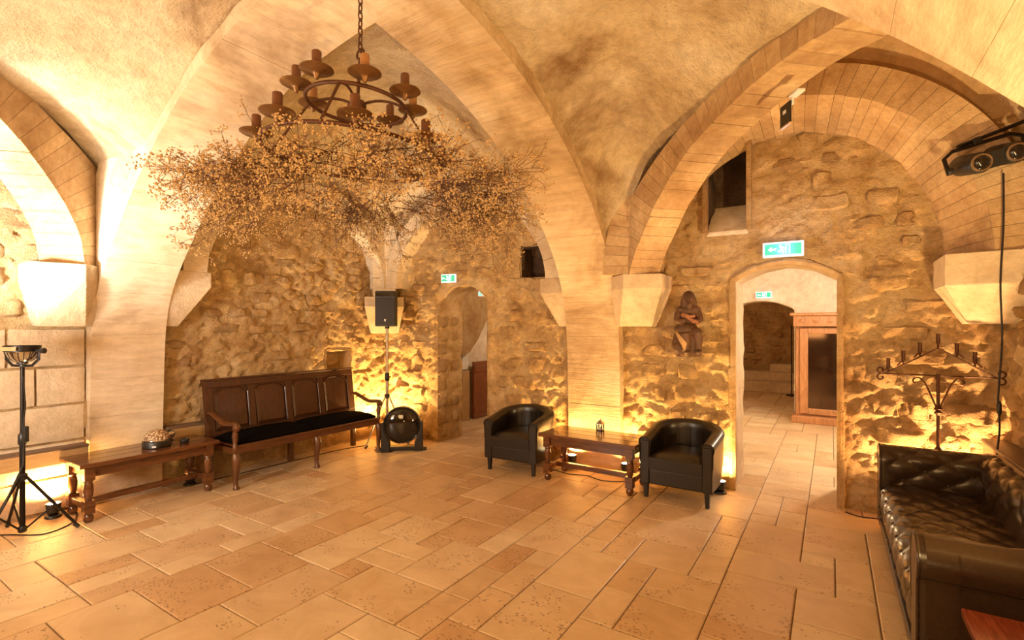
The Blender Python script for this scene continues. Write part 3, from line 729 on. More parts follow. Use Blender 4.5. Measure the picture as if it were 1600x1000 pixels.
b = MB(); b.prism([(6.50, 1.10), (6.76, 1.16), (7.0, 1.38), (7.25, 1.70), (7.45, 2.05), (7.50, 2.44), (6.50, 2.44)], -5.30, -5.16, 'x')
tag(b.build('stair_underside', M_STONE, None, 60, .02, fixn=True), 'sloping brown stair underside in the left passage', 'stair')
b = MB(); b.box((-5.27, 6.74, .42), (.07, .20, .84)); tag(b.build('door_casing', M_SHELFF, None, None, .006), 'pale upright casing board in the left passage', 'casing')
b = MB(); b.prism([(6.64, .86), (6.82, .86), (6.86, .95), (6.83, 1.04), (6.78, 1.09), (6.68, 1.08)], -5.36, -5.26, 'x'); tag(b.build('plaster_patch', M_WHITE, None, None, .01, fixn=True), 'flaking white plaster lump above the casing board', 'plaster')
dp = thing('wooden_door', 'brown wooden half door standing in the left passage', 'door', (-5.21, 6.90, 0), PI/2)
b = MB(); b.box((.27, 0, .50), (.54, .045, .98)); b.build('door_leaf', M_DOORW, dp, None, .005)
for z_ in (.16, .86):
    b = MB(); b.box((.27, -.028, z_), (.52, .016, .10)); b.build('door_ledger', M_DOORW, dp, None, .004)
light('POINT', 'passage_lamp', (-3.9, 6.6, 2.2), 16, (1, .75, .48), .1)
light('POINT', 'passage_lamp', (-4.2, 8.3, 1.7), 9, (1, .80, .6), .1)

# ---------------------------------------------------------------- exit signs
def exit_sign(loc, rz, wd, ht, label, tilt=0):
    t = thing('exit_sign', label, 'exit sign', loc, rz, 'lit exit signs'); t.rotation_euler[0] = tilt
    b = MB(); b.box((0, .02, 0), (wd, .04, ht)); b.build('housing', M_SIGNF, t, None, .004)
    b = MB(); b.box((0, -.002, 0), (wd*.90, .01, ht*.74)); b.build('green_panel', M_GREEN, t)
    k = ht*.30; b = MB()                                # running figure, door and arrow
    b.ell((-.02*wd/.33, -.008, k*.75), (k*.20, .003, k*.20), 8, 6)
    for p0, p1, r in (((0, .5), (-.25, -.15), .16), ((-.25, -.15), (.15, -.45), .12), ((.15, -.45), (.05, -.95), .1), ((-.25, -.15), (-.55, -.5), .12), ((-.55, -.5), (-.95, -.45), .1), ((-.02, .4), (.45, .2), .09), ((-.02, .4), (-.5, .3), .09)):
        b.tube([(p0[0]*k, -.008, p0[1]*k), (p1[0]*k, -.008, p1[1]*k)], r*k, 5)
    for x in (.62, 1.35): b.box((k*x, -.008, 0), (k*.12, .004, k*2))
    b.box((k*.98, -.008, k*.95), (k*.8, .004, k*.12))
    b.box((-k*1.9, -.008, 0), (k*1.1, .004, k*.28)); b.prism([(-k*2.9, 0), (-k*2.3, k*.55), (-k*2.3, -k*.55)], -.010, -.006)
    b.build('pictogram', M_SIGNW, t); return t
exit_sign((-.375, 5.17, 2.305), 0, .33, .135, 'large lit green exit sign above the right doorway')
exit_sign((-4.33, 5.18, 2.245), math.radians(14), .21, .11, 'small lit green exit sign above the left doorway')
xs = exit_sign((-4.49, 6.2, 2.10), math.radians(20), .16, .07, 'tiny green exit sign inside the left doorway')
b = MB(); b.tube([(0, .02, .03), (0, .02, .62)], .006, 6); b.build('hanger', M_SIGNF, xs)
exit_sign((-1.02, 9.90, 2.16), 0, .25, .11, 'lit green exit sign above the far arched passage')
light('POINT', 'sign_glow', (-.375, 5.05, 2.31), 1.6, (.62, .72, 1), .06)

# ---------------------------------------------------------------- low turned-leg tables
def leg_mesh(mb, x, y, H):
    s = .036
    mb.box((x, y, H-.055), (2*s, 2*s, .11))
    mb.lathe([(.034, H-.11), (.036, H-.118), (.026, H-.13), (.031, H-.15), (.036, H-.19), (.030, H-.25), (.022, H-.285), (.032, H-.295), (.034, H-.305)], (x, y, 0), 14)
    mb.box((x, y, .125), (2*s, 2*s, .105)); mb.lathe([(.022, .03+.042), (.026, .066), (.026, .066), (.036, .045), (.036, .025), (.026, .004), (.018, 0)][::-1], (x, y, 0), 14)
def low_table(label, loc, rz, Lx, Ly, mat, matx, group='low turned-leg tables'):
    t = thing('low_table', label, 'table', loc, rz, group); H = .455; ix, iy = Lx/2-.075, Ly/2-.075
    b = MB(); n = 3
    for k in range(n):
        b = MB(); wy = Ly/n; b.box((0, -Ly/2+wy*(k+.5), H+.0175), (Lx, wy-.0015, .035)); b.build('top_plank', mat, t, None, .005)
    b = MB(); b.box((0, -iy, H-.045), (2*ix, .024, .09)); b.build('apron', mat, t, None, .003)
    b = MB(); b.box((0, iy, H-.045), (2*ix, .024, .09)); b.build('apron', mat, t, None, .003)
    for s in (-1, 1):
        b = MB(); b.box((s*ix, 0, H-.045), (.024, 2*iy, .09)); b.build('apron', matx, t, None, .003)
    for sx in (-1, 1):
        for sy in (-1, 1):
            b = MB(); leg_mesh(b, sx*ix, sy*iy, H); b.build('leg', mat, t, 40)
        b = MB(); b.box((sx*ix, 0, .13), (.04, 2*iy-.05, .05)); b.build('stretcher', matx, t, None, .005)
    b = MB(); b.box((0, 0, .13), (2*ix-.03, .045, .05)); b.build('stretcher', mat, t, None, .005)
    return t
M_OAK_T = wood_mat('table_oak', (.065, .022, .007), (.165, .060, .019), .16, 4, (1, 9, 9))
low_table('long dark oak low table against the left pier', (-5.29, 2.04, 0), PI/2, 1.08, .50, M_OAK_T, M_OAK)
low_table('dark oak low table between the two armchairs', (-2.05, 4.78, 0), math.radians(-1), 1.04, .52, M_OAK_T, M_OAK)
low_table('reddish wooden low table at the near end of the sofa', (.72, 2.10, 0), PI/2, 1.04, .58, wood_mat('table_mahogany', (.15, .034, .016), (.30, .078, .034), .2, 4, (1, 9, 9)), M_MAH)

# things on the left table
t = thing('crystal_dome_light', 'domed crystal party light on a black base on the long low table', 'party light', (-5.25, 2.12, .49), math.radians(100))
b = MB(); b.lathe([(.10, 0), (.112, .005), (.112, .055), (.104, .065)], (0, 0, 0), 28); b.build('base', M_BLK, t, 40)
b = MB(); b.box((0, -.108, .03), (.10, .012, .04)); b.build('control_panel', M_GLOSS, t, None, .003)
b = MB(); b.box((-.075, -.085, .02), (.03, .012, .014), math.radians(-40)); tag(b.build('badge', M_WHITE, t), 'small white badge')
b = MB(); b.lathe([(.106, .065), (.107, .075)], (0, 0, 0), 28); b.build('rim', M_CHROME, t, 40)
b = MB(); b.lathe([(.103*math.cos(a), .07+.092*math.sin(a)) for a in [PI/2*k/9 for k in range(10)]][:-1]+[(.006, .162)], (0, 0, 0), 22); b.build('dome', M_CRY, t)
t = thing('tealight_holder', 'small black round holder on the long low table', 'candle holder', (-5.19, 2.33, .49))
b = MB(); b.lathe([(.030, 0), (.040, .012), (.040, .035), (.032, .042), (.028, .030)], (0, 0, 0), 16); b.build('cup', M_BLK, t, 40)
b = MB(); b.tube([(0, 0, .03), (.012, .004, .062)], .006, 6); b.build('wick', M_BLK, t)
t = thing('effect_lamp', 'small black lamp with a shiny lens behind the crystal dome', 'lamp', (-5.42, 2.30, .49))
b = MB(); b.lathe([(.03, 0), (.03, .012), (.012, .02), (.012, .04)], (0, 0, 0), 12); b.build('foot', M_BLK, t, 40)
b = MB(); b.lathe([(.036, -.04), (.04, 0), (.036, .03)], (0, 0, .065), 14, Matrix.Rotation(PI/2, 3, 'Y')); b.build('head', M_BLK, t, 40)
b = MB(); b.lathe([(.03, 0), (.02, .008)], (.03, 0, .065), 14, Matrix.Rotation(PI/2, 3, 'Y')); b.build('lens', M_CHROME, t, 40)
# lantern on the middle table
t = thing('house_lantern', 'tiny house-shaped metal candle lantern on the table between the armchairs', 'lantern', (-2.08, 5.0, .49))
b = MB()
for sx in (-1, 1):
    for sy in (-1, 1): b.box((sx*.028, sy*.028, .035), (.010, .010, .07))
b.box((0, 0, .004), (.066, .066, .008)); b.build('frame', M_BLKM, t)
b = MB(); b.lathe([(.050, .068), (.048, .074), (.012, .112), (.010, .125)], (0, 0, 0), 4, Matrix.Rotation(PI/4, 3, 'Z')); b.build('roof', M_STEEL, t)
b = MB(); b.lathe([(.018, .008), (.018, .032), (.012, .035)], (0, 0, 0), 12); b.build('tealight', M_WHITE, t, 40)

# ---------------------------------------------------------------- settle
def settle():
    t = thing('settle', 'long dark oak settle with panelled back and black cushion', 'settle', (-5.18, 3.585, 0), 0)
    L = 1.90; h = L/2      # local: x out of the wall, y along; back at x=-.27, front at x=.27
    lean = lambda z: -.215-.085*max(0, (z-.42)/.6)
    def slab(y0, y1, z0, z1, th, dx=0):
        return [(lean(z0)+dx, y0, z0), (lean(z0)+dx, y1, z0), (lean(z1)+dx, y1, z1), (lean(z1)+dx, y0, z1)], [(lean(z0)+dx-th, y0, z0), (lean(z0)+dx-th, y1, z0), (lean(z1)+dx-th, y1, z1), (lean(z1)+dx-th, y0, z1)]
    def addslab(name, y0, y1, z0, z1, th=.035, dx=0, mat=M_SET, bev=.004):
        a, c = slab(y0, y1, z0, z1, th, dx); b = MB()
        b.add(a+c, [(0, 1, 2, 3), (7, 6, 5, 4), (0, 4, 5, 1), (1, 5, 6, 2), (2, 6, 7, 3), (3, 7, 4, 0)]); return b.build(name, mat, t, None, bev)
    addslab('top_rail', -h, h, .955, 1.03, .042, .004); addslab('bottom_rail', -h, h, .42, .50)
    b = MB(); b.box((lean(1.03)-.015, 0, 1.037), (.06, L+.02, .02)); b.build('cap_moulding', M_SET, t, None, .006)
    n = 4; pw = (L-.09*2-.075*3)/n
    for k in range(n+1):
        y0 = -h if k == 0 else -h+.09+k*(pw+.075)-.075; y1 = y0+(.09 if k in (0, n) else .075)
        addslab('stile', y0, y1, .50, .955)
    for k in range(n):
        y0 = -h+.09+k*(pw+.075); y1 = y0+pw
        addslab('panel_back', y0, y1, .50, .955, .014, -.016)
        # raised field with a shouldered, cusped head and its moulding
        def outline(i):
            a, c, e, f = y0+i, y1-i, .505+i, .955-i
            q = pw*.16; pts = [(a, e), (c, e), (c, f-.055)]
            for s in range(5): an = PI/2*s/4; pts.append((c-.03*math.sin(an)-.0, f-.055+.02*(1-math.cos(an))))
            pts += [(c-q, f-.012), (c-q-.03, f), (a+q+.03, f), (a+q, f-.012)]
            for s in range(4, -1, -1): an = PI/2*s/4; pts.append((a+.03*math.sin(an), f-.055+.02*(1-math.cos(an))))
            pts += [(a, f-.055)]; return pts
        o1, o2 = outline(.012), outline(.034); b = MB()
        V = [(lean(z)-.010, y, z) for y, z in o1]+[(lean(z)+.001, y, z) for y, z in o2]; m = len(o1)
        b.add(V, [(i, (i+1) % m, m+(i+1) % m, m+i) for i in range(m)]+[tuple(range(m, 2*m))]); b.build('raised_panel', M_SET, t, 20)
        b = MB(); b.tube([(lean(z)+.002, y, z) for y, z in outline(.008)], .006, 6, True); b.build('panel_moulding', M_SET, t, 40)
    # seat frame
    b = MB(); b.box((.25, 0, .385), (.032, L-.04, .085)); b.build('front_rail', M_OAK, t, None, .005)
    b = MB(); b.box((.02, 0, .415), (.50, L-.03, .022)); b.build('seat_board', M_OAK, t, None, .004)
    for s in (-1, 1):
        b = MB(); b.box((.02, s*(h-.03), .385), (.46, .03, .085)); b.build('side_rail', M_OAKX, t, None, .004)
    # cabriole front legs
    for y in (-h+.035, 0, h-.035):
        b = MB(); b.tube([(.255, y, .345), (.275, y, .29), (.272, y, .22), (.258, y, .13), (.255, y, .06), (.262, y, .03), (.268, y, .012), (.268, y, 0)], [.034, .040, .036, .025, .021, .024, .032, .030], 10); b.build('leg', M_OAK, t, 50)
    for y in (-h+.03, 0, h-.03):
        b = MB(); b.box((-.235, y, .21), (.05, .055, .42)); b.build('leg', M_OAK, t, None, .004)
    # scrolled arms and posts
    for s in (-1, 1):
        y = s*(h-.03)
        pts = cat_rom([(-.245, y, .70), (-.17, y, .705), (-.06, y, .665), (.08, y, .625), (.20, y, .632), (.27, y, .635), (.298, y, .615), (.290, y, .588), (.268, y, .585)], 30)
        b = MB(); b.tube([tuple(p) for p in pts], [.026+.006*math.sin(i/29*PI) for i in range(30)], 8, flat=.8); b.build('arm', M_OAKX, t, 50)
        b = MB(); b.lathe([(.026, .40), (.026, .435), (.018, .45), (.026, .49), (.030, .53), (.020, .57), (.026, .60), (.024, .62)], (.255, y, 0), 12); b.build('arm_post', M_OAK, t, 50)
    # two-part cushion
    for y0, y1 in ((-h+.07, -.01), (.0, h-.06)):
        P = []
        nx, ny = 12, 18; V = []
        for i in range(nx+1):
            r = []
            for j in range(ny+1):
                a, c = i/nx*2-1, j/ny*2-1; e = max(0, 1-abs(a)**5)*max(0, 1-abs(c)**6)
                r.append((.01+a*.225, (y0+y1)/2+c*(y1-y0)/2, .43+.02+.055*e**.5+.010*fbm((a, c, y0), 2, 3)))
            P.append(r)
        b = MB(); b.grid(P); lo = [[(p[0], p[1], .427) for p in r] for r in P]; b.grid([r[::-1] for r in lo])
        ring_ = [(i, 0) for i in range(nx+1)]+[(nx, j) for j in range(1, ny+1)]+[(i, ny) for i in range(nx-1, -1, -1)]+[(0, j) for j in range(ny-1, 0, -1)]
        V = [P[i][j] for i, j in ring_]+[lo[i][j] for i, j in ring_]; m = len(ring_)
        b.add(V, [(k, k+m, (k+1) % m+m, (k+1) % m) for k in range(m)]); b.build('cushion', M_CUSH, t, 60)
    return t
settle()

# ---------------------------------------------------------------- tub armchairs
def armchair(label, loc, rz):
    t = thing('tub_armchair', label, 'armchair', loc, rz, 'black tub armchairs')   # local: faces -y
    W, Dp, th = .33, .30, .10
    path = []
    for k in range(7): path.append((-W+th/2+.0, -Dp+.34*k/6*1.0-.0, 1, -1))
    n = 20; R = W-th/2
    for k in range(1, n): a = PI-PI*k/n; path.append((R*math.cos(a), .04+.205*math.sin(a), 0, 0))
    for k in range(7): path.append((W-th/2, .04-.34*k/6, 1, 1))
    m = len(path); rows = []
    for k, q in enumerate(path):
        p = Vector(q[:2]); a = Vector(path[max(k-1, 0)][:2]); c = Vector(path[min(k+1, m-1)][:2]); tg = (c-a).normalized(); nr = Vector((-tg.y, tg.x))  # outward (left of travel direction)
        s = k/(m-1); hgt = .565+.115*math.sin(PI*s)**1.1
        zb = .135; sec = []
        fl = .02*math.sin(PI*s)
        for (o, z) in ((-.045, .30), (-.048, hgt-.09), (-.052, hgt-.035), (-.035, hgt-.008), (0, hgt), (.035, hgt-.006), (.056, hgt-.03), (.056, hgt-.06), (.048, hgt-.085), (.046, .35), (.034, zb), (-.04, zb), (-.045, .30)):
            o2 = o+(fl if (o > 0 and z > .3) else 0); sec.append((p.x+nr.x*o2, p.y+nr.y*o2, z))
        rows.append(sec)
    b = MB(); b.grid(rows); mm = len(rows[0])-1
    for r in (rows[0], rows[-1]):
        b.add(r[:-1], [tuple(range(mm)) if r is rows[0] else tuple(range(mm-1, -1, -1))])
    b.build('shell', M_LEA, t, 50, fixn=True)
    for sx in (-1, 1):       # piped arm fronts
        r = rows[0] if sx < 0 else rows[-1]
        b = MB(); b.tube([(q[0], q[1]-.003, q[2]) for q in r[1:10]], .006, 6); b.build('piping', M_LEA, t, 60)
        b = MB(); b.box((sx*(W-th/2), -Dp-.006, .335), (.088, .02, .40)); b.build('arm_front', M_LEA, t, None, .012)
    b = MB(); b.box((0, -Dp+.02, .205), (2*W-2*th+.03, .05, .14)); b.build('front_panel', M_LEA, t, None, .012)
    b = MB(); b.box((0, .0, .22), (2*W-2*th+.02, .50, .12)); b.build('seat_base', M_LEA, t, None, .01)
    P = []; nx = 14
    for i in range(nx+1):
        r = []
        for j in range(nx+1):
            a, c = i/nx*2-1, j/nx*2-1; e = max(0, 1-abs(a)**6)*max(0, 1-abs(c)**6)
            r.append((a*(W-th+.01), -.05+c*.27, .385+.040*e**.6+.012*(1-a*a)*(1-c*c)))
        P.append(r)
    b = MB(); b.grid(P)
    V = [P[i][0] for i in range(nx+1)]+[(P[i][0][0]*.99, P[i][0][1]+.004, .275) for i in range(nx+1)]
    b.add(V, [(i+nx+1, i+nx+2, i+1, i) for i in range(nx)]); b.build('seat_cushion', M_LEA, t, 70)
    for k in (-1, 0, 1):      # vertical channels on the inside of the back
        a = PI/2-k*.55; x, y = (R-.058)*math.cos(a), .04+(.205-.058)*math.sin(a)
        b = MB(); b.tube([(x, y, .40), (x, y, .60)], .004, 5); b.build('back_seam', M_LEA, t)
    for sx in (-1, 1):
        for y, k in ((-Dp+.025, 1), (.20, .7)):
            b = MB(); b.box((sx*(W-.055)*(.80 if y > 0 else 1), y, .07), (.045, .045, .14), taper=.72); b.build('leg', M_BLK, t, None, .003)
    return t
armchair('black leather tub armchair left of the small table', (-2.97, 4.88, 0), math.radians(3))
armchair('black leather tub armchair beside the right doorway', (-1.185, 4.91, 0), math.radians(-2))

# ---------------------------------------------------------------- chesterfield sofa
def sofa():
    t = thing('chesterfield_sofa', 'dark buttoned leather chesterfield sofa along the right wall', 'sofa', (.32, 2.72, 0))
    Ln, Dp, aw = 2.22, .78, .21                   # local: x 0 = seat front, y 0 = near end
    def tuft(u, v, a, c): p, q = u/a+v/c, u/a-v/c; return (abs(math.sin(PI*p/2))*abs(math.sin(PI*q/2)))**.38
    btn = MB(); btn.lathe([(.011, -.004), (.012, .001), (.008, .005), (.002, .006)], (0, 0, 0), 8); btn_me = None
    def button(parent, loc, nrm):
        nonlocal btn_me
        if btn_me is None: o = btn.build('button', M_LEAB, parent, 60); btn_me = o.data
        else: o = bpy.data.objects.new('button', btn_me); col.objects.link(o); o.parent = parent
        o.location = loc; o.rotation_euler = Vector(nrm).to_track_quat('Z', 'Y').to_euler()
    def spots(u0, u1, v0, v1, a, c):
        out = []
        for i in range(-40, 41):
            for j in range(-40, 41):
                if (i+j) % 2 == 0:
                    u, v = i*a, j*c
                    if u0 < u < u1 and v0 < v < v1: out.append((u, v))
        return out
    b = MB(); b.box((Dp/2, Ln/2, .16), (Dp-.02, Ln-.03, .2)); b.build('base_frame', M_LEAB, t, None, .02)
    # seat: section in (x,z) rolling over the front edge
    sec = cat_rom([(.02, .10), (.0, .18), (-.012, .28), (.0, .355), (.05, .405), (.13, .42), (.3, .415), (.45, .405), (.62, .395)], 60)
    dl = np.concatenate([[0], np.cumsum(np.linalg.norm(np.diff(sec, axis=0), axis=1))]); y0, y1 = aw-.03, Ln-aw+.03; ny = 130; A, C = .115, .095
    rows = []
    for i in range(60):
        tg = sec[min(i+1, 59)]-sec[max(i-1, 0)]; tg /= np.linalg.norm(tg); nr = (-tg[1], tg[0]); row = []
        for j in range(ny+1):
            y = y0+(y1-y0)*j/ny; h = .017*(tuft(y-y0, dl[i], A, C)-.75)*min(1, i/5)
            row.append((sec[i][0]+nr[0]*h, y, sec[i][1]+nr[1]*h))
        rows.append(row)
    b = MB(); b.grid(rows); seat = b.build('seat', M_LEAB, t, 179)
    for u, v in spots(.03, y1-y0-.03, .12, dl[-1]-.06, A, C):
        x = float(np.interp(v, dl, sec[:, 0])); z = float(np.interp(v, dl, sec[:, 1])); k = min(58, max(1, int(np.searchsorted(dl, v))))
        tg = sec[k+1]-sec[k-1]; tg /= np.linalg.norm(tg); button(seat, (x+tg[1]*.016, u+y0, z-tg[0]*.016+.0) if False else (x-tg[1]*-.018*-1, u+y0, z-.018*tg[0]), (-tg[1], 0, tg[0]))
    # back
    bs = cat_rom([(.56, .36), (.545, .45), (.54, .54), (.55, .61), (.585, .665), (.64, .685), (.70, .675), (.745, .635), (.755, .58), (.73, .52), (.72, .3), (.72, .08)], 80)
    dl2 = np.concatenate([[0], np.cumsum(np.linalg.norm(np.diff(bs, axis=0), axis=1))]); A2, C2 = .125, .085; rows = []
    for i in range(80):
        tg = bs[min(i+1, 79)]-bs[max(i-1, 0)]; tg /= np.linalg.norm(tg); nr = (-tg[1], tg[0]); row = []
        fade = 1 if dl2[i] < .42 else max(0, 1-(dl2[i]-.42)/.06)
        for j in range(ny+1):
            y = .06+(Ln-.12)*j/ny; h = .018*(tuft(y, dl2[i], A2, C2)-.7)*fade
            row.append((bs[i][0]+nr[0]*h, y, bs[i][1]+nr[1]*h))
        rows.append(row)
    b = MB(); b.grid(rows); back = b.build('backrest', M_LEAB, t, 179)
    for u, v in spots(aw, Ln-aw, .04, .40, A2, C2):
        x = float(np.interp(v, dl2, bs[:, 0])); z = float(np.interp(v, dl2, bs[:, 1])); k = min(78, max(1, int(np.searchsorted(dl2, v))))
        tg = bs[k+1]-bs[k-1]; tg /= np.linalg.norm(tg); button(back, (x+tg[1]*.016, u, z-tg[0]*.016), (-tg[1], 0, tg[0]))
    # arms: section in (q,z), q measured outwards from the inner face
    asx = cat_rom([(.0, .36), (-.012, .45), (-.018, .54), (-.012, .60), (.02, .655), (.075, .685), (.14, .675), (.185, .64), (.20, .585), (.185, .53), (.165, .49), (.165, .3), (.165, .08)], 76)
    dl3 = np.concatenate([[0], np.cumsum(np.linalg.norm(np.diff(asx, axis=0), axis=1))]); A3, C3 = .13, .085
    for s in (0, 1):
        rows = []; nx = 46
        Y = (lambda q: aw-q) if s == 0 else (lambda q: Ln-aw+q)
        for i in range(76):
            tg = asx[min(i+1, 75)]-asx[max(i-1, 0)]; tg /= np.linalg.norm(tg); nr = (-tg[1], tg[0]); fade = 1 if dl3[i] < .34 else max(0, 1-(dl3[i]-.34)/.06)
            rows.append([(.02+.68*j/nx, Y(asx[i][0]+nr[0]*.026*(tuft(.68*j/nx+.02, dl3[i], A3, C3)-.7)*fade*min(1, (nx-j+2)/4)*min(1, j/5)), asx[i][1]+nr[1]*.026*(tuft(.68*j/nx+.02, dl3[i], A3, C3)-.7)*fade*min(1, j/5)) for j in range(nx+1)])
        b = MB(); b.grid(rows); arm = b.build('arm', M_LEAB, t, 179)
        for u, v in spots(.05, .6, .04, .32, A3, C3):
            q = float(np.interp(v, dl3, asx[:, 0])); z = float(np.interp(v, dl3, asx[:, 1])); k = min(74, max(1, int(np.searchsorted(dl3, v))))
            tg = asx[k+1]-asx[k-1]; tg /= np.linalg.norm(tg); nr = (-tg[1], tg[0]); sg = -1 if s == 0 else 1
            button(arm, (.0+u, Y(q-nr[0]*.016), z-nr[1]*.016), (0, sg*nr[0], nr[1]))
        # scrolled facing panel with welt
        V = [(-.012, Y(q*.93+.006), z-.006) for q, z in asx]+[(-.012, Y(.0), .08)]; m = len(V)
        V2 = [(.03, Y(q), z) for q, z in asx]+[(.03, Y(-.0), .08)]
        b = MB(); b.add(V+V2, [tuple(range(m))]+[(i, (i+1) % m, m+(i+1) % m, m+i) for i in range(m)]); b.build('arm_facing', M_LEAB, t, 40, fixn=True)
        b = MB(); b.tube([(-.008, Y(q), z) for q, z in asx], .007, 6); b.build('welt', M_LEAB, t, 60)
        for x in (.13, .45):    # seams over the outside of the roll
            b = MB(); b.tube([(x, Y(q), z) for q, z in asx[34:]], .003, 5); b.build('seam', M_LEAB, t, 60)
    b = MB(); b.box((-.0, Ln/2, .10), (.02, Ln-.06, .05)); b.build('front_border', M_LEAB, t, None, .008)
    for x in (.06, Dp-.08):
        for y in (.08, Ln-.08):
            b = MB(); b.lathe([(.018, 0), (.032, .012), (.034, .03), (.022, .05), (.03, .07)], (x, y, 0), 12); b.build('foot', M_OAKX, t, 40)
    return t
sofa()

# ---------------------------------------------------------------- chandelier with dried flowers
def chandelier():
    C0 = Vector((-2.34, 2.0, 0)); t = thing('chandelier', 'two-tier rust iron ring chandelier hanging from the rib crossing', 'chandelier', C0)
    tilt = Matrix.Rotation(math.radians(-3.5), 3, Vector((S_, -C_, 0)))            # hangs slightly askew
    z1, z2, r1, r2, zt = 2.90, 2.60, .285, .50, 3.20
    piv = Vector((0, 0, zt)); T = lambda p: tilt @ (Vector(p)-piv)+piv
    def ringpts(r, z, n=48): return [T((r*math.cos(2*PI*k/n), r*math.sin(2*PI*k/n), z)) for k in range(n)]
    for r, z, nm in ((r1, z1, 'upper_ring'), (r2, z2, 'lower_ring')):
        b = MB(); b.tube(ringpts(r, z), .011, 8, True); b.build(nm, M_IRON, t, 60)
    b = MB(); b.tube([T((0, 0, zt-.02)), T((0, 0, z1+.0))], .010, 8); b.build('hanging_rod', M_IRON, t, 60)
    b = MB(); b.tube([T((.03*math.cos(a), 0, zt+.005+.03*math.sin(a))) for a in [2*PI*k/12 for k in range(12)]], .007, 6, True); b.build('hook_ring', M_IRON, t, 60)
    b = MB(); b.lathe([(.02, z1-.03), (.035, z1-.01), (.035, z1+.01), (.02, z1+.03)], (0, 0, 0), 12); b.build('hub', M_IRON, t, 40)
    for k in range(4):
        a = PI/2*k+.55
        pts = [T((r1*s*math.cos(a), r1*s*math.sin(a), z1+.035*math.sin(PI*s))) for s in [q/8 for q in range(9)]]
        b = MB(); b.tube(pts, .008, 6); b.build('spoke', M_IRON, t, 60)
        b = MB(); b.tube([T((r1*math.cos(a), r1*math.sin(a), z1)), T((r2*math.cos(a), r2*math.sin(a), z2))], .010, 6, flat=.7); b.build('strut', M_IRON, t, 60)
    def holder(r, z, a, pale):
        p = T((r*math.cos(a), r*math.sin(a), z))
        o = thing('candle_holder', 'iron drip pan with candle sleeve', None); o.parent = t; o.location = p
        b = MB(); b.lathe([(.004, -.005), (.010, .0), (.018, .022), (.030, .034), (.078, .041), (.088, .047), (.086, .052), (.03, .048), (.026, .056)], (0, 0, 0), 20); b.build('drip_pan', M_BRONZE, o, 50)
        b = MB(); b.lathe([(.025, .055), (.025, .140), (.022, .145), (.012, .141)], (0, 0, 0), 14); b.build('candle_sleeve', M_WAXL if pale else M_WAX, o, 50)
    for k in range(8): holder(r1+.045, z1, PI/4*k+.2, k % 3 == 1)
    for k in range(8): holder(r2+.02, z2, PI/4*k+.1, False)
    zc, k = zt+.045, 0
    while zc < 3.66:
        b = MB(); q = []
        for s in range(14):
            a = 2*PI*s/14; x, z = .013*math.cos(a), .030*math.sin(a)
            q.append((x if k % 2 else 0, 0 if k % 2 else x, zc+z))
        b.tube(q, .0045, 6, True); b.build('chain_link', M_IRON, t, 60); zc += .046; k += 1
    # dried gypsophila
    g = thing('dried_flower_garland', 'cloud of dried straw-coloured gypsophila tied round the lower chandelier ring', 'dried flowers', C0+Vector((0, 0, z2-.16)))
    rn = random.Random(4); stems = MB(); bl = MB()
    oct_v = [(1, 0, 0), (-1, 0, 0), (0, 1, 0), (0, -1, 0), (0, 0, 1), (0, 0, -1)]
    oct_f = [(0, 2, 4), (2, 1, 4), (1, 3, 4), (3, 0, 4), (2, 0, 5), (1, 2, 5), (3, 1, 5), (0, 3, 5)]
    def blossom(p, r):
        ax = [r*rn.uniform(.7, 1.2) for _ in range(3)]
        bl.add([(p.x+v[0]*ax[0], p.y+v[1]*ax[1], p.z+v[2]*ax[2]) for v in oct_v], oct_f)
    rt = Vector((C_, S_, 0)); fw = Vector((-S_, C_, 0))
    for s in range(120):
        a = rn.uniform(0, 2*PI); side = math.cos(a)                          # a measured in the camera-right / depth frame, only to shape the uneven cloud
        base = (rt*math.cos(a)+fw*math.sin(a))*r2+Vector((0, 0, rn.uniform(-.06, .05)))
        dirv = (rt*(math.cos(a)*1.1+rn.gauss(0, .35))+fw*(math.sin(a)*.55+rn.gauss(0, .35))+Vector((0, 0, rn.gauss(-.20, .25)))).normalized()
        Ls = rn.uniform(.24, .50)*(1+.30*max(0, abs(side)-.3)*(1.25 if side < 0 else .7)); base = base-dirv*rn.uniform(.0, .16)
        pts = [base]; d = dirv.copy()
        for k in range(6):
            d = (d+Vector((rn.gauss(0, .10), rn.gauss(0, .10), rn.gauss(-.03, .08)))).normalized(); pts.append(pts[-1]+d*Ls/6)
        stems.tube(pts, [.0034-.0004*k for k in range(7)], 3)
        for q in range(15):
            k = rn.uniform(1.5, 5.99); i = int(k); p0 = pts[i].lerp(pts[i+1], k-i)
            dd = (d*.8+Vector((rn.gauss(0, .55), rn.gauss(0, .55), rn.gauss(0, .5)))).normalized(); l2 = rn.uniform(.07, .17)
            p1 = p0+dd*l2; stems.tube([p0, p0.lerp(p1, .5)+Vector((0, 0, rn.uniform(-.01, .01))), p1], .0014, 3)
            for r in range(3):
                d3 = (dd+Vector((rn.gauss(0, .7), rn.gauss(0, .7), rn.gauss(0, .7)))).normalized(); p2 = p1+d3*rn.uniform(.02, .06)
                stems.tube([p1, p2], .0009, 3)
                for _ in range(4): blossom(p2+Vector((rn.gauss(0, .011), rn.gauss(0, .011), rn.gauss(0, .011))), rn.uniform(.0042, .0078))
    o = stems.build('stems', M_STEM, g); o['kind'] = 'stuff'; o = bl.build('blossoms', M_FLOW, g); o['kind'] = 'stuff'
    print('garland faces', len(stems.f), len(bl.f))
chandelier()

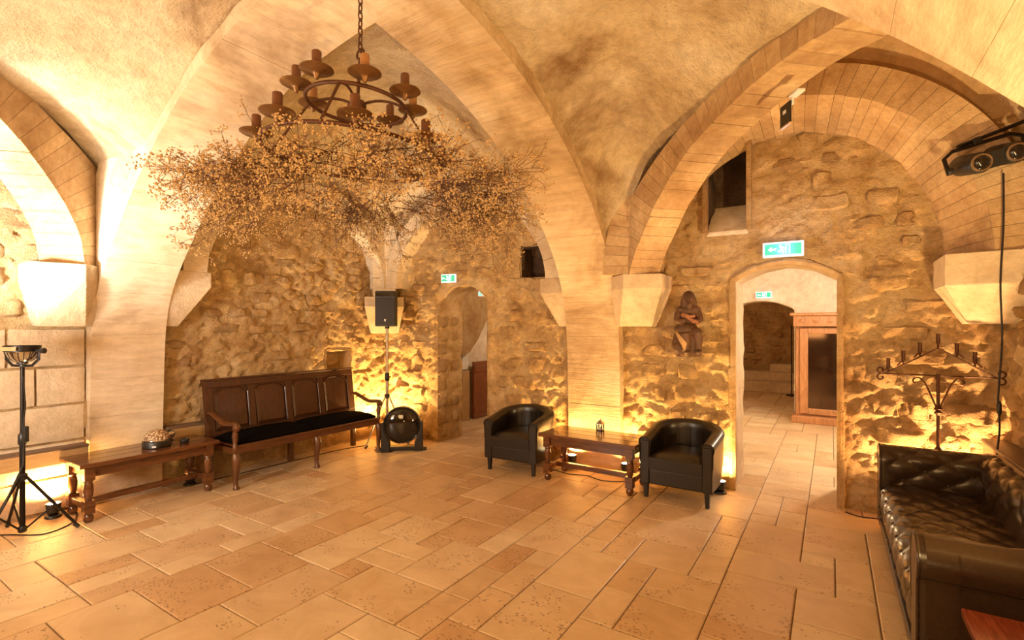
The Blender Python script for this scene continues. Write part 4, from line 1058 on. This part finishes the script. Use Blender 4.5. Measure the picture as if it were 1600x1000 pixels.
# ---------------------------------------------------------------- tripod stands, lamp, loudspeaker, floor unit
def tripod(t, H, zc, foot, spread, mat, rz=0, rp=.016, low=.06):
    b = MB(); b.tube([(0, 0, low), (0, 0, H*.55)], rp*1.25, 10); b.tube([(0, 0, H*.5), (0, 0, H)], rp, 10); b.build('pole', mat, t, 50)
    b = MB(); b.lathe([(rp*1.5, zc-.03), (rp*2.2, zc-.02), (rp*2.2, zc+.02), (rp*1.5, zc+.03)], (0, 0, 0), 12); b.build('leg_collar', M_BLK, t, 40)
    b = MB(); b.lathe([(rp*1.4, low), (rp*2, low+.01), (rp*2, low+.04), (rp*1.4, low+.05)], (0, 0, 0), 12); b.build('brace_collar', M_BLK, t, 40)
    b = MB(); b.lathe([(rp*1.4, H*.54), (rp*1.9, H*.55), (rp*1.9, H*.60), (rp*1.3, H*.61)], (0, 0, 0), 12); c = b.build('height_clamp', M_BLK, t, 40)
    b = MB(); b.tube([(rp, 0, H*.575), (rp+.045, 0, H*.575)], .010, 8); b.build('clamp_knob', M_BLK, c, 50)
    for k in range(3):
        a = rz+2*PI*k/3; x, y = math.cos(a), math.sin(a)
        b = MB(); b.tube([(x*rp*1.6, y*rp*1.6, zc), (x*foot, y*foot, .012)], .011, 8); lg = b.build('leg', mat, t, 50)
        b = MB(); b.tube([(x*(foot-.03), y*(foot-.03), .04), (x*(foot+.004), y*(foot+.004), .010)], .015, 8); b.build('rubber_foot', M_BLK, lg, 50)
        b = MB(); q = .55; b.tube([(x*rp, y*rp, low+.02), (x*foot*q, y*foot*q, zc*(1-q)+.012*q)], .007, 6); b.build('brace', mat, t, 50)
wl = thing('work_light_stand', 'black tripod light stand at the left edge of the room', 'light stand', (-5.20, 1.20, 0))
tripod(wl, 1.29, .45, .33, .4, M_BLKM, math.radians(62), .014, .03)
b = MB(); b.tube([(.016, 0, 1.22), (.03, .01, 1.0), (.018, 0, .85), (.03, 0, .72), (.02, 0, .55), (.10, -.12, .30), (.2, -.28, .02)], .005, 6); b.build('power_cord', M_CABLE, wl, 60)
b = MB(); b.box((.035, .012, .78), (.03, .03, .12)); b.build('cord_switch', M_BLK, wl, None, .006)
lamp = thing('bowl_work_light', 'upturned chrome bowl lamp in a black yoke on the light stand', 'lamp', (-5.20, 1.20, 1.29), math.radians(32))
b = MB(); b.lathe([(.03, .035), (.055, .045), (.085, .075), (.10, .115), (.102, .125), (.096, .115), (.08, .08)], (0, 0, 0), 36); b.build('reflector_bowl', M_CHROME, lamp, 30)
for k in range(18):
    a = 2*PI*k/18; b = MB(); b.tube([(.05*math.cos(a), .05*math.sin(a), .043), (.085*math.cos(a), .085*math.sin(a), .074), (.101*math.cos(a), .101*math.sin(a), .116)], .0028, 5); b.build('cooling_fin', M_BLKM, lamp, 60)
b = MB(); b.lathe([(.102, .118), (.108, .120), (.108, .165), (.103, .165), (.100, .122)], (0, 0, 0), 36); b.build('rim_band', M_BLKM, lamp, 40)
b = MB(); b.box((.0, -.108, .142), (.12, .008, .030)); tag(b.build('rating_plate', M_SHELFF, lamp, None, .002), 'pale rating plate')
b = MB(); b.tube([(-.125, 0, .13), (-.125, 0, .06), (-.075, 0, .012), (0, 0, .008), (.075, 0, .012), (.125, 0, .06), (.125, 0, .13)], .007, 6, flat=1.6); b.build('yoke', M_BLKM, lamp, 60)
for s in (-1, 1):
    b = MB(); b.lathe([(.010, -.02), (.010, .02), (.022, .022), (.022, .045), (.016, .05)] if s > 0 else [(.014, -.012), (.014, .012)], (s*.125, 0, .125), 12, Matrix.Rotation(PI/2, 3, 'Y')); b.build('tilt_knob', M_BLK, lamp, 40)
b = MB(); b.lathe([(.018, 0), (.022, .004), (.022, .02), (.034, .028), (.034, .036)], (0, 0, 0), 14); b.build('mount', M_BLK, lamp, 40)
ss = thing('speaker_stand', 'tripod speaker stand with a steel pole in the corner beside the settle', 'speaker stand', (-5.06, 4.78, 0))
tripod(ss, 1.60, .66, .33, .3, M_STEEL, math.radians(20), .017, .30)
sp = thing('loudspeaker', 'black loudspeaker on the tripod stand in the corner', 'loudspeaker', (-5.06, 4.78, 1.60), math.radians(36))
b = MB(); b.prism([(-.135, -.13), (.135, -.13), (.135, .02), (.09, .14), (-.09, .14), (-.135, .02)], .0, .47, 'z'); b.build('cabinet', M_BLK, sp, None, .012, fixn=True)
b = MB(); b.box((0, -.134, .20), (.25, .012, .36)); b.build('grille', M_BLKM, sp, None, .004)
b = MB(); b.box((0, -.134, .425), (.25, .010, .055)); b.build('horn_slot', M_GLOSS, sp, None, .01)
b = MB(); b.lathe([(.013, 0), (.013, .004)], (0, -.141, .085), 12, Matrix.Rotation(PI/2, 3, 'X')); b.tube([(-.008, -.143, .066), (.008, -.143, .066)], .003, 5); tag(b.build('emblem', M_WHITE, sp, 40), 'tiny pale round maker emblem')
b = MB(); b.lathe([(.03, -.03), (.03, 0)], (0, 0, 0), 12); b.build('pole_socket', M_BLK, sp, 40)
du = thing('domed_floor_unit', 'round glossy black domed floor unit in a black cradle by the left doorway', 'floor unit', (-4.66, 4.66, 0), math.radians(40))
Mx = Matrix.Rotation(PI/2, 3, 'X')
b = MB(); b.lathe([(.15, -.16), (.20, -.14), (.232, -.06), (.236, .02), (.228, .035)], (0, 0, .335), 36, Mx); b.build('drum', M_BLK, du, 40)
b = MB(); b.lathe([(.226*math.cos(a), .02+.07*math.sin(a)) for a in [PI/2*k/8 for k in range(8)]]+[(.004, .09)], (0, 0, .335), 36, Mx); b.build('dome', M_GLOSS, du, 60)
b = MB(); b.tube([(.230*math.cos(a), -.036, .335+.230*math.sin(a)) for a in [2*PI*k/40 for k in range(40)]], .009, 8, True); b.build('rim', M_GLOSS, du, 60)
for s in (-1, 1):
    b = MB(); b.prism([(s*.15, .0), (s*.265, .0), (s*.262, .36), (s*.238, .38), (s*.225, .25), (s*.16, .12)], -.05, .11); b.build('cradle_side', M_BLK, du, None, .008, fixn=True)
b = MB(); b.box((0, .05, .03), (.42, .14, .05)); b.build('cradle_base', M_BLK, du, None, .01)
b = MB(); b.box((0.24, .03, .012), (.14, .10, .022)); b.build('cradle_foot', M_BLK, du, None, .006)

# ---------------------------------------------------------------- floor uplights of the room
def uplight(loc, label, energy, color=WARM, lean=(0, 0), spot=164, size=.035):
    t = thing('floor_uplight', label, 'uplight', loc, 0, 'amber floor uplights')
    b = MB(); b.lathe([(.055, 0), (.06, .006), (.055, .02), (.03, .03)], (0, 0, 0), 16); b.build('base', M_BLK, t, 40)
    b = MB(); b.lathe([(.025, .03), (.045, .045), (.052, .12), (.049, .12), (.045, .07)], (0, 0, 0), 16); b.build('can', M_BLK, t, 40)
    b = MB(); b.lathe([(.043, .100), (.040, .108), (.02, .114), (.004, .116)], (0, 0, 0), 16); b.build('lens', M_BULB, t, 60)
    light('SPOT', 'uplight_bulb', (loc[0], loc[1], loc[2]+.15), energy, color, size, (loc[0]+lean[0], loc[1]+lean[1], loc[2]+1.15), spot, blend=.55)
    return t
uplight((-5.50, 1.46, 0), 'uplight glowing behind the near leg of the long low table', 48, AMBER, lean=(-.25,0))
uplight((-5.46, 2.50, 0), 'uplight glowing on the wall between long low table and settle', 120, AMBER, lean=(-.12,.35))
uplight((-5.28, 4.95, .0), 'bright uplight behind the speaker stand', 165, (1, .60, .20), lean=(-.1,-.12))
uplight((-2.46, 5.10, .04), 'left uplight under the table between the armchairs', 50, AMBER, lean=(0,.15))
uplight((-1.84, 5.12, .03), 'right uplight under the table between the armchairs', 50, AMBER, lean=(0,.15))
uplight((.93, 5.06, 0), 'uplight in the corner behind the sofa', 130, (1, .54, .22), lean=(0,.25))
uplight((-.90, 5.12, 0), 'uplight behind the right armchair', 55, AMBER, lean=(0,.3))

# ---------------------------------------------------------------- carved seated figure on the wall
def statue():
    t = thing('carved_figure', 'dark carved wooden statue of a seated robed figure with crossed hands', 'statue', (-1.19, 5.08, 1.30), math.radians(18))
    b = MB(); R = Matrix.Rotation
    E = lambda c, r, M=None: b.ell(c, r, 14, 10, M)
    E((0, 0, .035), (.125, .085, .04)); b.box((0, .02, .03), (.22, .15, .055))
    E((0, .03, .17), (.105, .085, .13)); E((-.02, .0, .27), (.115, .095, .075)); E((.06, -.05, .24), (.06, .085, .055), R(.3, 3, 'Z'))
    for p0, p1, r0, r1 in (((.075, -.09, .25), (.088, -.08, .07), .048, .030), ((-.045, -.09, .24), (-.02, -.075, .06), .055, .040)):
        b.tube([p0, tuple((p0[k]+p1[k])/2 for k in range(3)), p1], [r0, (r0+r1)/2, r1], 10)
    E((.09, -.105, .055), (.03, .05, .022)); E((-.015, -.10, .05), (.032, .05, .024))
    E((-.005, .02, .37), (.080, .066, .10)); E((-.005, .02, .445), (.088, .058, .055)); b.tube([(0, .01, .47), (.012, -.01, .54)], .034, 10)
    for s in (-1, 1):
        b.tube([(s*.070, .015, .465), (s*.095, -.005, .42), (s*.106, -.03, .365), (s*.075, -.07, .345), (s*.03, -.088, .36)], [.034, .036, .036, .030, .024], 10); E((s*.072, .012, .463), (.042, .045, .040))
    E((.018, -.02, .575), (.046, .052, .062)); E((.018, -.073, .570), (.009, .012, .014)); E((.018, -.066, .545), (.016, .012, .006))
    E((.005, .015, .585), (.060, .056, .068)); E((-.045, .02, .52), (.028, .036, .075)); E((.062, .02, .53), (.020, .032, .06))
    for k in range(7):            # robe folds
        a = -.9+.3*k; b.tube([(.10*math.sin(a), -.095*math.cos(a)+.02, .26), (.125*math.sin(a), -.11*math.cos(a)+.02, .14), (.12*math.sin(a), -.10*math.cos(a)+.02, .05)], [.012, .018, .014], 6)
    E((-.115, .0, .16), (.035, .05, .10), R(.25, 3, 'Y')); E((-.10, -.05, .09), (.045, .05, .055)); E((.105, -.06, .20), (.022, .04, .09), R(-.1, 3, 'Y'))
    o = b.build('body', M_STAT, t, 179); r = o.modifiers.new('remesh', 'REMESH'); r.mode = 'VOXEL'; r.voxel_size = .0065; r.use_smooth_shade = True
    sm = o.modifiers.new('smooth', 'SMOOTH'); sm.factor = .5; sm.iterations = 3
    b = MB(); b.tube([(-.06, -.085, .42), (-.01, -.102, .385), (.035, -.105, .355)], [.020, .017, .020], 8)
    b.ell((.045, -.106, .348), (.026, .014, .020))
    for k in range(4): b.tube([(.05+.004*k, -.112, .36-.010*k), (.072+.003*k, -.108, .352-.010*k), (.082, -.098, .342-.010*k)], .006, 6)
    tag(b.build('hand', M_FLESH, t, 60), 'reddish bare crossed hand')
    b = MB(); b.tube([(.05, -.085, .40), (.0, -.108, .395), (-.035, -.106, .41)], [.016, .014, .017], 8)
    for k in range(4): b.tube([(-.035, -.112, .418-.009*k), (-.056, -.104, .424-.010*k), (-.064, -.094, .420-.010*k)], .0055, 6)
    tag(b.build('hand', M_FLESH, t, 60), 'reddish bare crossed hand')
    b = MB(); P = [[(-.105+.10*i/6-.02*j/6, -.085-.05*math.sin(PI*i/6)+.01*j/6, .245-.022*i-.10*j/6*(i/6)) for j in range(7)] for i in range(7)]
    b.grid(P); o = b.build('robe_lining', M_STATL, t, 60); s = o.modifiers.new('th', 'SOLIDIFY'); s.thickness = .012
statue()

# ---------------------------------------------------------------- wrought-iron candelabrum behind the sofa
def candelabrum():
    t = thing('candelabrum', 'tall wrought-iron triangular candelabrum behind the sofa', 'candelabrum', (.70, 5.08, 0))
    b = MB(); b.tube([(0, 0, .08), (0, 0, 1.23)], .012, 8); b.build('pole', M_IRON, t, 60)
    for z in (.62, .94): b = MB(); b.lathe([(.012, z-.035), (.026, z-.012), (.014, z), (.028, z+.015), (.012, z+.04)], (0, 0, 0), 12); b.build('knop', M_IRON, t, 40)
    for k in range(3):
        a = 2*PI*k/3+.3; b = MB(); b.tube([(0, 0, .12), (.10*math.cos(a), .07*math.sin(a), .10), (.17*math.cos(a), .10*math.sin(a), .0)], .010, 6); b.build('foot', M_IRON, t, 60)
    W_ = .335; zb, zp = 1.215, 1.43
    b = MB(); b.tube([(-W_-.02, 0, zb), (W_+.02, 0, zb)], .006, 6); b.build('cross_bar', M_IRON, t, 60)
    for s in (-1, 1):
        b = MB(); b.tube([(0, 0, zp), (s*W_*.5, 0, (zp+zb)/2), (s*W_, 0, zb)], .010, 6, flat=.6); b.build('sloping_bar', M_IRON, t, 60)
        for v in (-1, 1):      # end scrolls
            pts = [(s*(W_+.025+.030*(1-.65*q)*math.cos(-PI/2+q*1.75*PI)), 0, zb+v*(.030+.030*(1-.65*q)*math.sin(-PI/2+q*1.75*PI))) for q in [k/18 for k in range(19)]]
            b = MB(); b.tube(pts, .007, 6); b.build('end_scroll', M_IRON, t, 60)
        pts = [(s*.012, 0, .97), (s*.045, 0, 1.06), (s*.075, 0, 1.14), (s*.11, 0, 1.19), (s*.145, 0, 1.188), (s*.155, 0, 1.165), (s*.143, 0, 1.15), (s*.13, 0, 1.16)]
        b = MB(); b.tube([tuple(p) for p in cat_rom(pts, 26)], .007, 6); b.build('side_scroll', M_IRON, t, 60)
    for s, q in ((0, 0), (-1, .33), (1, .33), (-1, .64), (1, .64), (-1, .93)):
        x = s*W_*q; z = zp-(zp-zb)*q+.005
        c = thing('candle_cup', 'small iron candle tube', None); c.parent = t
        b = MB(); b.tube([(x-s*-.0, 0, z), (x+s*.0, 0, z+.03), (x, 0, z+.035)], .007, 6); b.tube([(x+s*.04, -.005, z-.012), (x+s*.02, -.012, z+.014), (x, 0, z+.03)], .006, 5); b.build('bracket', M_IRON, c, 60)
        b = MB(); b.lathe([(.013, z+.03), (.013, z+.10), (.016, z+.108), (.011, z+.10)], (x, 0, 0), 10); b.build('tube', M_IRON, c, 50)
candelabrum()

# ---------------------------------------------------------------- hanging twin-lens effect light, its cable, and the sensor plate
ef = thing('twin_lens_effect_light', 'black twin-barrel effect light hanging in the right corner', 'effect light', (.905, 4.62, 2.74), math.radians(8)); ef.rotation_euler[1] = math.radians(-14); ef.scale = (.8, .8, .8)
Md = Matrix.Rotation(math.radians(-18), 3, 'X')
b = MB()
for x in (-.115, .115): b.lathe([(.075, -.16), (.088, -.13), (.090, .20), (.075, .26), (.05, .28)], (x, 0, 0), 22, Matrix.Rotation(math.radians(-72-0), 3, 'X') if False else Matrix.Rotation(-PI/2+.22, 3, 'X'))
b.box((0, .02, 0), (.26, .34, .13), 0, None, 0, .22); b.build('housing', M_BLK, ef, 50)
for x in (-.115, .115):
    Q = Matrix.Rotation(PI/2+.22, 3, 'X'); c = Q @ Vector((0, 0, .165))
    b = MB(); b.lathe([(.074, -.01), (.072, .004), (.058, .006), (.05, -.004)], (x, c.y, c.z), 22, Q); b.build('lens_ring', M_CHROME, ef, 40)
    b = MB(); b.lathe([(.056, 0), (.045, .018), (.02, .027), (.004, .029)], (x, c.y, c.z), 20, Q); b.build('lens', M_GLOSS, ef, 60)
b = MB(); b.tube([(-.27, .05, -.03), (-.27, .05, .12), (-.2, .05, .165), (.2, .05, .165), (.27, .05, .12), (.27, .05, -.03)], .012, 6, flat=1.5); b.build('bracket', M_BLKM, ef, 60)
for x in (-.255, .255):
    b = MB(); b.lathe([(.03, -.02), (.034, 0), (.03, .02)], (x, .05, 0), 12, Matrix.Rotation(PI/2, 3, 'Y')); b.build('tilt_knob', M_BLK, ef, 40)
b = MB(); b.tube([(-.16, .05, .19), (.35, .05, .235)], .016, 8); b.build('mounting_bar', M_BLKM, ef, 60)
b = MB(); b.box((-.02, .05, .19), (.06, .05, .06)); b.build('clamp', M_BLK, ef, None, .006)
b = MB(); b.tube([tuple(p) for p in cat_rom([(1.0, 4.74, 2.66), (1.0, 4.74, 2.3), (.985, 4.74, 1.9), (.995, 4.75, 1.5), (.975, 4.75, 1.1), (.985, 4.76, .9), (.975, 4.78, .70)], 40)], .006, 6); 
cb_ = thing('hanging_cable', 'black power cable hanging down the right corner behind the sofa', 'cable')
b.build('cord', M_CABLE, cb_, 60)
b = MB(); b.lathe([(.006, -.05), (.014, -.03), (.014, .03), (.006, .05)], (.982, 4.755, 1.03), 8); b.build('inline_switch', M_BLK, cb_, 50)
se = thing('sensor_plate', 'small black square sensor plate hanging from the arch soffit', 'sensor', (-.245, 3.60, 2.96), math.radians(-58))
b = MB(); b.box((0, 0, -.02), (.115, .012, .135)); b.build('plate', M_BLK, se, None, .002)
b = MB(); b.box((0, -.008, -.005), (.030, .006, .022)); b.build('window', M_WHITE, se)
b = MB(); b.box((0, 0, -.091), (.118, .018, .008)); b.build('bottom_edge', M_SHELFF, se)
b = MB(); b.box((.09, .02, .075), (.10, .05, .016)); b.box((.05, .012, .05), (.03, .012, .06)); b.build('mount_bracket', M_WHITE, se, None, .003)

# ---------------------------------------------------------------- cables on the floor
def cable(label, pts, r=.005):
    b = MB(); b.tube([tuple(p) for p in cat_rom(pts, 14*len(pts))], r, 6); return tag(b.build('floor_cable', M_CABLE, None, 60), label, 'cable', 'cables on the floor')
cable('black cable coiled between the settle and the domed floor unit', [(-4.95, 4.9, .006), (-4.8, 4.72, .006), (-4.72, 4.5, .006), (-4.85, 4.42, .006), (-4.98, 4.5, .006), (-4.9, 4.62, .006), (-4.75, 4.56, .006), (-4.86, 4.48, .02), (-5.1, 4.6, .006)])
cable('black cable lying along the wall under the settle', [(-5.42, 2.45, .006), (-5.40, 3.0, .006), (-5.38, 3.6, .006), (-5.36, 4.2, .006), (-5.25, 4.6, .006)])
cable('black cable under the table between the armchairs', [(-2.65, 4.95, .006), (-2.4, 4.88, .006), (-2.2, 4.93, .006), (-2.0, 4.86, .006), (-1.8, 4.95, .006), (-1.72, 5.1, .006)])
cable('black cable by the sofa foot at the doorway', [(.10, 5.16, .006), (.2, 5.10, .006), (.32, 5.12, .006), (.5, 5.14, .006)])
cable('black cable beside the tripod of the light stand', [(-5.5, 1.0, .006), (-5.3, 1.15, .006), (-5.1, 1.3, .006), (-5.2, 1.5, .006), (-5.45, 1.6, .006)])
